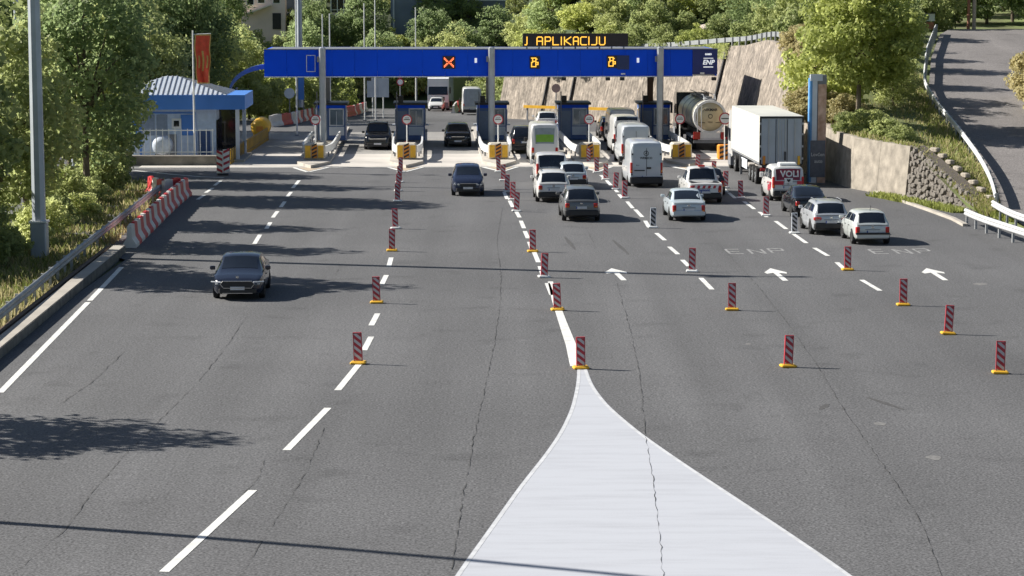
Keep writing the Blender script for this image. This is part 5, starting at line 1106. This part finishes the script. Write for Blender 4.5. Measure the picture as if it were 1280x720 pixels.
# ================================================================== VEGETATION
def leaves_mesh(name, P, N, size, tone, mat, long=1.5):
    n = len(P); a = rng.normal(size=(n, 3)); a -= (a * N).sum(1)[:, None] * N; a /= np.linalg.norm(a, axis=1)[:, None] + 1e-9; b = np.cross(N, a)
    s = size[:, None]; bend = N * s * .18
    v = np.stack([P - a * s * long * .5, P + b * s * .5 + bend, P + a * s * long * .5, P - b * s * .5 + bend], 1).reshape(-1, 3)
    me = bpy.data.meshes.new(name); me.vertices.add(4 * n); me.vertices.foreach_set('co', v.astype(np.float32).ravel())
    me.loops.add(4 * n); me.loops.foreach_set('vertex_index', np.arange(4 * n, dtype=np.int32)); me.polygons.add(n)
    me.polygons.foreach_set('loop_start', np.arange(0, 4 * n, 4, dtype=np.int32)); me.polygons.foreach_set('loop_total', np.full(n, 4, np.int32))
    at_ = me.attributes.new('tone', 'FLOAT', 'POINT'); at_.data.foreach_set('value', np.repeat(np.clip(tone, 0, 1), 4).astype(np.float32))
    me.materials.append(mat); me.update(calc_edges=True); me.validate(); return me
def unit(n): u = rng.normal(size=(n, 3)); return u / np.linalg.norm(u, axis=1)[:, None]
def tree_meshes(name, H, R_, nc, nl, ls, mat, base=.25, shape=1.0, trunk_r=.16, spread=.16):
    # clumps on the ends of limbs inside an egg-shaped volume
    k = 0; C = []
    while len(C) < nc:
        u = rng.uniform(-1, 1, 3)
        r = math.hypot(u[0], u[1]); zz = (u[2] + 1) / 2; lim = (math.sin(math.pi * min(1, (zz * .86 + .1))) ** .6) * (1 - .25 * (zz > .7) * (zz - .7) / .3) * shape
        if r > lim or r < lim * .35 and random.random() < .6: continue
        C.append((u[0] * R_, u[1] * R_, H * (base + (1 - base) * zz * .97)))
    C = np.array(C); cr = rng.uniform(.75, 1.3, nc) * spread * (R_ * 2 + H * .35) / 2
    ct = rng.uniform(.15, .85, nc)
    idx = np.repeat(np.arange(nc), nl); n = len(idx); d = unit(n); rad = rng.uniform(.25, 1, n) ** .5
    P = C[idx] + d * (rad * cr[idx])[:, None] * np.array([1.15, 1.15, .75])
    N = d * .45 + np.array([-.35, -.12, .38]) + unit(n) * .7; N /= np.linalg.norm(N, axis=1)[:, None]
    cm = leaves_mesh(name + '_crown', P, N, ls * rng.uniform(.6, 1.35, n), ct[idx] * .6 + rng.uniform(0, .45, n), mat)
    mb = MB(); top = H * (base + .55 * (1 - base)); bx, by = rng.normal(0, .05 * H, 2) * .5
    tp = [(0, 0, -.2), (bx * .3, by * .3, H * base * .6), (bx * .7, by * .7, H * base * 1.1), (bx, by, top), (bx * 1.1, by * 1.1, H * .9)]
    mb.tube(tp, [trunk_r * 1.25, trunk_r, trunk_r * .8, trunk_r * .4, trunk_r * .1], 7)
    for i in rng.choice(nc, min(nc, 14), replace=False):
        f = rng.uniform(.4, .95); z0 = H * base * .7 + f * (top - H * base * .7) * .8; s0 = Vector((bx * .6 * f + 0, by * .6 * f, z0)); c = Vector(C[i]); m = s0.lerp(c, .5) + Vector((0, 0, .12 * H * .3))
        if c.z < z0: m.z = s0.z + .1
        mb.tube([s0, m, c], [trunk_r * .5, trunk_r * .32, trunk_r * .08], 5)
    return mb.mesh(name + '_trunk', M_BARK, True), cm
def plant_tree(name, T, loc, rz, sc, label, cat='tree', group=None, sz=1.0):
    e = empty(name, loc, rz, label, cat, group); e.scale = (sc, sc, sc * sz)
    link('trunk', T[0], e); link('crown', T[1], e); return e
T_A = tree_meshes('broad', 10, 3.1, 120, 71, .18, M_LEAF, .12, 1.0, .17)
T_B = tree_meshes('round', 9, 3.3, 110, 66, .21, M_LEAFD, .12, 1.05, .17)
T_C = tree_meshes('upright', 10.5, 2.4, 120, 66, .19, M_LEAF, .12, 1.0, .15)
T_D = tree_meshes('bushy', 5, 3.0, 100, 60, .21, M_LEAF, .04, 1.1, .12)
T_E = tree_meshes('tall', 12.5, 3.0, 170, 71, .19, M_LEAFD, .14, 1.0, .19)
T_F = tree_meshes('bush', 2.4, 1.5, 55, 100, .13, M_LEAF, .02, 1.1, .05, .2)
T_Y = tree_meshes('drybush', 2.6, 1.6, 60, 110, .13, M_DRY, .02, 1.1, .05, .2)
T_L = tree_meshes('yellowgreen', 5, 3.0, 100, 60, .21, M_LEAFY, .04, 1.1, .12)
# ---- trees on the left verge (those nearest the road throw the shadows over the tarmac)
GRL = 'roadside trees on the left verge'
LEFTT = [(-20.6, 62.2, T_A, .93, 'roadside tree left of the foreground, outside the picture, shading the tarmac'), (-23.0, 95.0, T_C, 1.25, 'roadside tree at the left edge beside the guard rail, shading the navy car'),
         (-25.2, 100.0, T_C, .8, 'slim tree at the left edge of the picture in front of the thick lamp mast'), (-22.6, 106.5, T_C, 1.05, 'leafy tree standing just behind the plinth of the thick lamp mast'),
         (-23.4, 116, T_C, 1.0, 'dense tree right of the thick lamp mast, its foot in shrubs'), (-23.0, 129.5, T_E, 1.1, 'tall dark tree in the middle of the roadside clump'), (-24.0, 139.5, T_C, 1.12, 'rounded tree nearest the kiosk on the left verge'),
         (-27.2, 147.5, T_E, .9, 'dark tree at the back of the roadside clump overlapping the kiosk roof'), (-31, 172, T_E, 1.15, 'tall tree behind the roadside clump, seen through its gaps'), (-35, 178, T_A, 1.5, 'large tree at far left behind the roadside clump'), (-39, 170, T_E, 1.2, 'tall tree at the far left edge behind the slim tree'), (-33, 190, T_A, 1.5, 'broad tree farthest back left of the kiosk')]
for x, y, T, s, lab in LEFTT: plant_tree('roadside_tree', T, (x, y, -.05), random.uniform(0, 6.28), s, lab, 'tree', GRL)
for x, y, s, sz in [(-19.6, 104, .5, 1), (-20.3, 109.5, .7, 1), (-20.6, 113.5, .65, 1), (-20.2, 118, .55, 1), (-20.9, 122.5, .8, 1.2), (-20.3, 126.5, .6, 1), (-21.0, 133.5, .8, 1.3), (-21.2, 137.5, .7, 1.2), (-20.2, 100, .6, 1), (-20.9, 93.5, .8, 1.1), (-19.7, 89.5, .55, 1), (-21, 96.8, 1.0, 1.3), (-22.4, 101.5, 1.0, 1.4), (-22.4, 143.5, .9, 1.3), (-19.8, 86, .6, .9)]:
    plant_tree('shrub', T_F, (x - 1.1 - .9 * (y > 120), y, -.08), random.uniform(0, 6.28), s * 1.1, 'low green shrub at the foot of the roadside trees', 'shrub', 'shrubs at the foot of the roadside trees', sz)
# ---- trees behind the kiosk and the left half of the canopy
GB = 'trees behind the kiosk and canopy'
KINDW = {id(T_A): 'tall broad ', id(T_B): 'dark rounded ', id(T_D): 'low spreading ', id(T_L): 'light yellowish ', id(T_C): 'slim ', id(T_E): 'tall dark '}
def far(lst, grp, lab, names='tree'):
    for px, y, T, s in lst:
        if 285 < y < 331 and (296 < px < 364 or 404 < px < 452 or 484 < px < 534): s = min(s, .6 if T is T_A or T is T_B else 1.1) if y < 309 else .45
        x = (px - 640) / FPX * y; z = float(hill_z(np.array(x), np.array(float(y)))) if y > 224 else -.15
        plant_tree(names, T, (x, y, max(z, road_z(y) - .2) - .1), random.uniform(0, 6.28), s, (KINDW.get(id(T), '') + lab) if 'wooded' in lab or 'slope' in lab else lab, 'tree', grp, random.uniform(.9, 1.15))
far([(150, 186, T_E, 1.1), (185, 178, T_A, 1.05), (222, 206, T_B, 1.2), (262, 212, T_C, 1.15), (296, 218, T_A, .78), (240, 205, T_E, 1.05), (200, 215, T_E, 1.15), (170, 205, T_A, 1.3)], GB, 'green tree standing close behind the kiosk roof and flag')
far([(328, 222, T_L, 1.1), (352, 226, T_D, 1.2), (312, 216, T_D, 1.0), (388, 231, T_D, 1.25), (408, 246, T_L, 1.0), (330, 262, T_D, .9), (352, 280, T_D, .95), (300, 232, T_D, 1.3), (440, 290, T_B, 1.0), (470, 294, T_D, 1.3), (495, 290, T_B, 1.0), (280, 236, T_B, 1.1), (634, 250, T_D, .9), (622, 264, T_D, 1.0), (612, 275, T_C, .75), (515, 292, T_D, 1.3), (575, 300, T_B, .9), (540, 302, T_B, .9)], 'bushy trees at the roadside behind the canopy', 'bushy green tree low behind the left half of the canopy')
# ---- wooded hillside: several rows of trees above wall and canopy
lst = []
for row, (y, step, px0, px1) in enumerate([(292, 33, 250, 600), (302, 36, 230, 640), (314, 38, 250, 900), (330, 40, 200, 1000), (350, 44, 150, 1250), (374, 48, 100, 1300)]):
    px = px0 + row * 7
    while px < px1: lst.append((px + random.uniform(-8, 8), y + random.uniform(-4, 4), random.choice([T_A, T_D, T_D, T_L, T_L, T_B]), random.uniform(.7, 1.0))); px += step * random.uniform(.8, 1.2)
far(lst, 'trees on the wooded hillside', 'leafy green tree within the wooded hillside above the canopy')
lst = []
for row, (y, step, px0, px1) in enumerate([(233, 30, 640, 960), (243, 34, 622, 1100), (256, 38, 640, 1150), (283, 30, 630, 1010), (272, 42, 640, 1200)]):
    px = px0 + row * 5
    while px < px1: lst.append((px + random.uniform(-7, 7), y + random.uniform(-3, 3), random.choice([T_D, T_L, T_D, T_B, T_D]), random.uniform(.5, .85))); px += step * random.uniform(.8, 1.2)
lst += [(random.uniform(632, 760), random.uniform(236, 300), random.choice([T_D, T_L]), random.uniform(.5, .8)) for _ in range(34)]
far(lst, 'trees and scrub on the slope above the ribbed wall', 'leafy bush on the slope above the brown ribbed wall')
# on the bank right behind the wall crest
def bank_z(x, y):
    a = wall_top(min(max(y, 121), 228)); rx, rz = float(np.interp(y, LY, RX)), float(np.interp(y, LY, RZ)); t = min(1, max(0, (x - a.x) / max(1e-3, rx - a.x))); 
    return a.z + (rz - a.z) * t - .1 if x < rx else rz + max(0, (x - rx - 7) * .4)
for px, y, T, s, sz in [(700, 214, T_D, .5, 1), (745, 212, T_L, .5, 1), (790, 207, T_D, .55, 1), (832, 203, T_D, .5, 1), (868, 199, T_L, .45, 1), (905, 201, T_D, .6, 1), (940, 196, T_D, .55, 1), (665, 219, T_L, .5, 1), (930, 210, T_B, .6, 1), (975, 205, T_B, .75, 1), (960, 222, T_B, .9, 1), (1000, 215, T_E, .7, 1), (1020, 196, T_B, .85, 1), (985, 188, T_D, .8, 1.2), (1010, 178, T_D, .75, 1.1)]:
    x = (px - 640) / FPX * y; plant_tree('bank_tree', T, (x, y, bank_z(x, y) - .1), random.uniform(0, 6.28), s, 'bushy green tree on the bank above the wall crest', 'tree', 'trees on the bank above the wall crest', sz)
# the big light-green tree right of the pylon
T_BIG = tree_meshes('big', 9.4, 3.5, 150, 135, .175, M_LEAFY, .32, 1.05, .15, .14)
x = (1072 - 640) / FPX * 143.5; plant_tree('bank_tree', T_BIG, (x, 143.5, bank_z(x, 143.5) - .1), .4, 1.0, 'large bright yellow-green tree on the bank right of the advertising pylon', 'tree')
for px, y, T, s, sz, lab in [(1030, 150, T_L, .85, 1.35, 'leafy yellow-green tree leaning over the advertising pylon'), (1116, 152, T_A, .52, .9, 'dense tree between the large bright tree and the upper road'), (1096, 156, T_B, .65, .9, 'dark tree close behind the large bright tree'), (1052, 163, T_E, .5, 1, 'tall dark tree behind the advertising pylon'), (1128, 170, T_A, .55, .9, 'tree beside the upper road rail, behind the dense tree'), (1085, 176, T_E, .4, 1, 'tall tree at the back of the bank wood'), (1120, 190, T_B, .6, .9, 'rounded tree at the bend of the upper road'), (1045, 182, T_A, .6, 1, 'broad tree at the back of the bank wood, left'), (1150, 205, T_D, 1.0, 1.2, 'bushy tree behind the small sign at the road bend')]:
    x = (px - 640) / FPX * y; plant_tree('bank_tree', T, (x, y, bank_z(x, y) - .15), random.uniform(0, 6.28), s, lab, 'tree', None, sz)
for px, y, T, s, lab in [(1085, 139.5, T_F, .75, 'fresh green bush on the bank above the grey concrete wall'), (1108, 138, T_F, .6, 'small green bush right of the fresh green one on the bank'), (1060, 141, T_F, .6, 'small dark bush at the foot of the large bright tree'), (1127, 136, T_F, .55, 'low bush on the grass near the stone wall end'), (1014, 147, T_Y, .9, 'dry yellow bush hanging beside the pylon')]:
    x = (px - 640) / FPX * y; plant_tree('bush', T, (x, y, bank_z(x, y) - .1), random.uniform(0, 6.28), s, lab, 'bush')
for k_, y in enumerate(np.arange(145, 166, 2.2)):                   # dry scrub down the end of the big wall
    t = wall_top(y); x = t.x + 1.2; plant_tree('dry_shrub', T_Y, (x, y + .3, t.z - .5), random.uniform(0, 6.28), random.uniform(.55, .85), 'straw coloured dry shrub at the sloping wall end, ' + ('lowest', 'second from the bottom', 'third from the bottom', 'fourth from the bottom', 'fifth from the bottom', 'fifth from the top', 'fourth from the top', 'third from the top', 'second from the top', 'topmost')[k_], 'shrub', 'dry shrubs at the sloping end of the ribbed wall')
for k_, y in enumerate((141, 146, 150.5, 155.5)):
    x = float(np.interp(y, LY, RX)) + 6.9; plant_tree('dry_shrub', T_Y, (x, y, float(np.interp(y, LY, RZ)) - .1), random.uniform(0, 6.28), 1.2, 'tall dry yellowish shrub right of the upper road, ' + ('nearest', 'second nearest', 'third nearest', 'farthest')[k_], 'shrub', 'dry shrubs right of the upper road', 1.3)
for px, y, T, s in [(1168, 213, T_D, .8), (1195, 216, T_B, .8), (1230, 214, T_B, .85), (1262, 218, T_E, .7), (1290, 212, T_B, .85), (1178, 226, T_A, .9), (1215, 230, T_E, .8), (1250, 234, T_A, .95), (1290, 230, T_E, .9), (1320, 222, T_B, 1.0)]:
    x = (px - 640) / FPX * y; rz = float(np.interp(y, LY, RZ)); plant_tree('tree', T, (x, y, rz - .2), random.uniform(0, 6.28), s, 'dark green tree beyond the bend of the upper road', 'tree', 'trees beyond the bend of the upper road')
# ---- ground cover
def tufts(name, pts, h, mat, tone, wd=.05):
    pts = np.array(pts); n = len(pts); a = rng.uniform(0, 2 * math.pi, n); lean = rng.normal(0, .35, (n, 2)); hh = h * rng.uniform(.4, 1.3, n)
    dx = np.stack([np.cos(a), np.sin(a), 0 * a], 1) * wd * rng.uniform(.6, 1.6, n)[:, None]
    tip = pts + np.stack([lean[:, 0] * hh, lean[:, 1] * hh, hh], 1)
    v = np.stack([pts - dx, pts + dx, tip + dx * .2, tip - dx * .2], 1).reshape(-1, 3)
    me = bpy.data.meshes.new(name); me.from_pydata(v.tolist(), [], np.arange(4 * n).reshape(-1, 4).tolist())
    t = me.attributes.new('tone', 'FLOAT', 'POINT'); t.data.foreach_set('value', np.repeat(np.clip(tone + rng.normal(0, .2, n), 0, 1), 4).astype(np.float32)); me.materials.append(mat)
    o = link(name, me); o['kind'] = 'stuff'; return o
def verge(n, x0, x1, y0=60, y1=140):
    out = []
    while len(out) < n:
        y = rng.uniform(y0, y1); k = np.interp(y, [60, 104, 134, 140], [-15.6, -16.6, -18.4, -19]) ; x = k + rng.uniform(x0, x1)
        if math.sin(x * 2.1 + 3 * math.sin(y * .7)) + math.sin(y * 1.3) > rng.uniform(-1.6, 1.2): out.append((x, y, -.12))
    return out
o = tufts('dry_grass', verge(14000, -4.5, -.9), .36, M_DRY, .5); tag(o, 'straw coloured dry grass along the left verge', 'grass')
o = tufts('green_grass', verge(12000, -7.5, -1.2), .42, M_GRASS, .5); tag(o, 'green grass and weeds under the roadside trees', 'grass')
def bankpts(n):
    out = []
    while len(out) < n:
        y = rng.uniform(119, 166) if rng.random() < .75 else rng.uniform(120, 131); a = wall_top(max(y, 121)); rx = float(np.interp(y, LY, RX)); x = rng.uniform(a.x + .2, rx - .3) if rx > a.x + 1 else a.x
        out.append((x, y, bank_z(x, y) + .02))
    return out
o = tufts('bank_grass', bankpts(13000), .3, M_GRASS, .6); tag(o, 'green grass on the bank between the walls and the upper road', 'grass')
o = tufts('bank_dry_grass', bankpts(9000), .32, M_DRY, .5); tag(o, 'dry yellow grass on the bank between the walls and the upper road', 'grass')
pts = []
while len(pts) < 3500:
    y = rng.uniform(116, 131); x = float(np.interp(y, [116, 121, 129.5, 131], [24.0, 23.3, 20.9, 20.4])) - rng.uniform(.05, 1.0) + (1.2 if y < 121 else 0); pts.append((x, y, -.02))
o = tufts('kerb_weeds', pts, .26, M_GRASS, .75); tag(o, 'yellow green weeds along the foot of the stone wall', 'weeds')
pts = [(float(np.interp(y, LY, RX)) + 7 + rng.uniform(0, 6), y, float(np.interp(y, LY, RZ)) + .1) for y in rng.uniform(126, 165, 5000)]
o = tufts('roadside_dry_grass', pts, .7, M_DRY, .5, .06); tag(o, 'tall dry grass at the right edge of the upper road', 'grass')
# creepers hanging over the brown wall
P = []; 
for _ in range(2600):
    y = 186 + 40 * rng.random(); t = wall_top(y); n_ = wall_n(y); d = rng.random() ** 2 * 1.1; P.append((t.x - n_.x * .12 - n_.x * BAT * 0 - n_.x * (-.24 * d) * -1 * 0 - .24 * d * n_.x, t.y - .12 * n_.y - .24 * d * n_.y, t.z - d + .15))
N = unit(len(P)) * .5 + np.array([-.4, -.5, .5]); N /= np.linalg.norm(N, axis=1)[:, None]
o = link('creeper', leaves_mesh('creeper', np.array(P), N, .22 * rng.uniform(.6, 1.3, len(P)), rng.uniform(.2, .9, len(P)), M_LEAF)); o['kind'] = 'stuff'; tag(o, 'leafy creeper trailing over the crest of the brown ribbed wall', 'creeper')

# ================================================================== BUILDINGS ON THE HILL
M_PINK = pm('pink_render', (.8, .65, .59), .85, var=.08, scale=.6); M_CREAM = pm('cream_render', (.75, .69, .57), .85, var=.08); M_BGREY = pm('blue_grey_render', (.2, .24, .3), .85, var=.15, scale=.4); M_TILE = pm('roof_tile', (.3, .13, .08), .8, var=.2, scale=3)
def window(x, z, wd, ht, par, y=-.02):
    f = MB().box((x, y, z), (wd + .16, .1, ht + .16)).build('window', M_WHITE, par); MB().box((x, y - .04, z), (wd, .06, ht)).build('pane', M_GLASS, f); return f
y = 312; p = at(329, 20, y); z0 = p.z - 3.5; h = empty("house", (p.x, y, z0), HEAD, 'pale pink house at the top left with small dark windows', 'house')
MB().box((0, 4, 5), (5.2, 8, 10)).build('wall', M_PINK, h)
for x, z in ((-1.5, 5.1), (-.2, 5.3), (1.6, 5.3), (-1.5, 8.2), (1.6, 8.2)): window(x, z, .75, 1.1, h)
d = MB().box((1.6, -.03, 2.6), (1.0, .1, 1.9)).build('door', M_DARK, h); mb = MB()
mb.xprism([(-.5, 0), (8.5, 0), (4, 1.8)], -3, 3); r = mb.build('roof', M_TILE, h); r.location = (0, 0, 10.0); s = MB().box((.9, -.6, 3.9), (3.2, 1.2, .14)).build('stair_slab', M_CREAM, h); s.rotation_euler = (0, -.35, 0)
y = 310; p = at(430, 24, y); h = empty('house', (p.x, y, p.z - 2.5), HEAD, 'cream house with a glazed veranda behind the thin poles at the top', 'house')
MB().box((0, 3.5, 5), (3.2, 6, 10)).build('wall', M_CREAM, h); MB().box((0, 0, 2.45), (3.2, 1.2, .14)).build('balcony_slab', M_WHITE, h)
for x in (-1.5, -.75, 0, .75, 1.5): MB().box((x, -.5, 4.1), (.09, .09, 3.2)).build('veranda_post', M_WHITE, h)
MB().box((0, -.5, 3.4), (3.1, .05, .06)).build('rail', M_WHITE, h)
for x in (-1.12, -.38, .38, 1.12): MB().box((x, -.45, 4.3), (.66, .05, 2.4)).build('pane', M_GLASS, h)
MB().box((0, 0, 5.8), (3.3, 1.3, .14)).build('veranda_roof', M_WHITE, h)
y = 316; p = at(372, 18, y); h = empty('house', (p.x, y, p.z - 3), HEAD, 'dark grey low building between the pink house and the veranda', 'house'); MB().box((0, 3, 4.5), (5.5, 6, 9)).build('wall', M_BGREY, h); MB().box((0, -.1, 3.0), (5.6, .3, .16)).build('ledge', M_WHITE, h); window(-1, 5.2, .9, 1.0, h)
y = 313; p = at(512, 12, y); h = empty('house', (p.x, y, p.z - 3.5), HEAD, 'blue grey building half hidden by trees at the top middle', 'house'); MB().box((0, 3, 5), (4.5, 6, 10)).build('wall', M_BGREY, h); MB().box((-1.9, -.1, 5), (.2, .2, 9)).build('corner_post', M_LGREY, h); window(.6, 5.2, .9, 1.2, h)
y = 318; p = at(585, 10, y); h = empty('garden_wall', (p.x, y, p.z - 2), HEAD, 'long dark blue grey wall with pale coping above the hillside trees', 'wall'); MB().box((0, .3, 1.2), (9, .5, 3)).build('body', M_BGREY, h); MB().box((0, .25, 2.75), (9.2, .7, .14)).build('coping', M_LGREY, h)
y = 228; p = at(914, 30, y); h = empty('shelter', (p.x, y, p.z - 1.6), HEAD, 'open lean-to shelter with a pale sloping roof among trees above the wall', 'shelter')
r = MB().box((0, .8, 1.7), (4.9, 2.4, .14)).build('roof', pm('faded_sheet', (.45, .38, .33), .8, var=.2), h); r.rotation_euler = (.12, -.2, 0)
for x in (-2.1, -.7, .7, 2.1): MB().box((x, -.2, .85 - .0), (.14, .14, 1.7 + .3 * x * .5)).build('post', M_BROWN, h)
MB().box((0, 1.8, .7), (4.4, .12, 1.6)).build('back_wall', pm('brick_red', (.28, .14, .1), .9, var=.2), h)
y = 203; p = at(1160, 30, y); e = empty('small_sign', (p.x, y, p.z - .7), HEAD, 'small pale panel sign on a red base at the bend of the upper road', 'sign'); MB().box((0, 0, .55), (.95, .4, .6)).build('base', M_TILE, e); MB().box((0, -.02, 1.25), (1.1, .14, .62)).build('panel', M_LGREY, e); MB().box((0, -.02, 1.62), (1.3, .3, .08)).build('cap', M_DARK, e)
for px, m, r, lab in ((1210.5, M_TILE, .14, 'reddish brown post at the top end of the upper road'), (1217.5, pm('pale_wood', (.4, .33, .27), .8, var=.2), .17, 'pale wooden utility pole at the top end of the upper road')):
    y = 204; p = at(px, 29, y); e = empty('utility_pole', (p.x, y, 7.75), 0, lab, 'pole'); MB().tube([(0, 0, 0), (0, 0, 7)], [r, r * .8], 8).build('shaft', m, e); MB().box((0, 0, 6.4), (1.2, .1, .1)).build('crossarm', m, e)
for o in COL.objects:
    if o.name.startswith(('house', 'garden_wall')): o.scale = (1.09, 1.09, 1.09)
# tell look-alikes in the small groups apart by their order from the left
ORDW = ['first', 'second', 'third', 'fourth', 'fifth', 'sixth', 'seventh', 'eighth', 'ninth', 'tenth', 'eleventh', 'twelfth', 'thirteenth', 'fourteenth', 'fifteenth', 'sixteenth', 'seventeenth', 'eighteenth', 'nineteenth', 'twentieth']
for g in ('trees behind the kiosk and canopy', 'bushy trees at the roadside behind the canopy', 'trees on the bank above the wall crest', 'shrubs at the foot of the roadside trees', 'trees beyond the bend of the upper road'):
    L_ = sorted([o for o in COL.objects if o.get('group') == g and o.parent is None], key=lambda o: o.location.x / o.location.y)
    for k, o in enumerate(L_): o['label'] = o['label'] + ', ' + ORDW[k] + ' from the left'
# no object may be left without its mesh datablock being used; remove prototypes never placed
for o in list(bpy.data.objects):
    if o.type == 'EMPTY' and not o.children and o.parent is None: bpy.data.objects.remove(o)
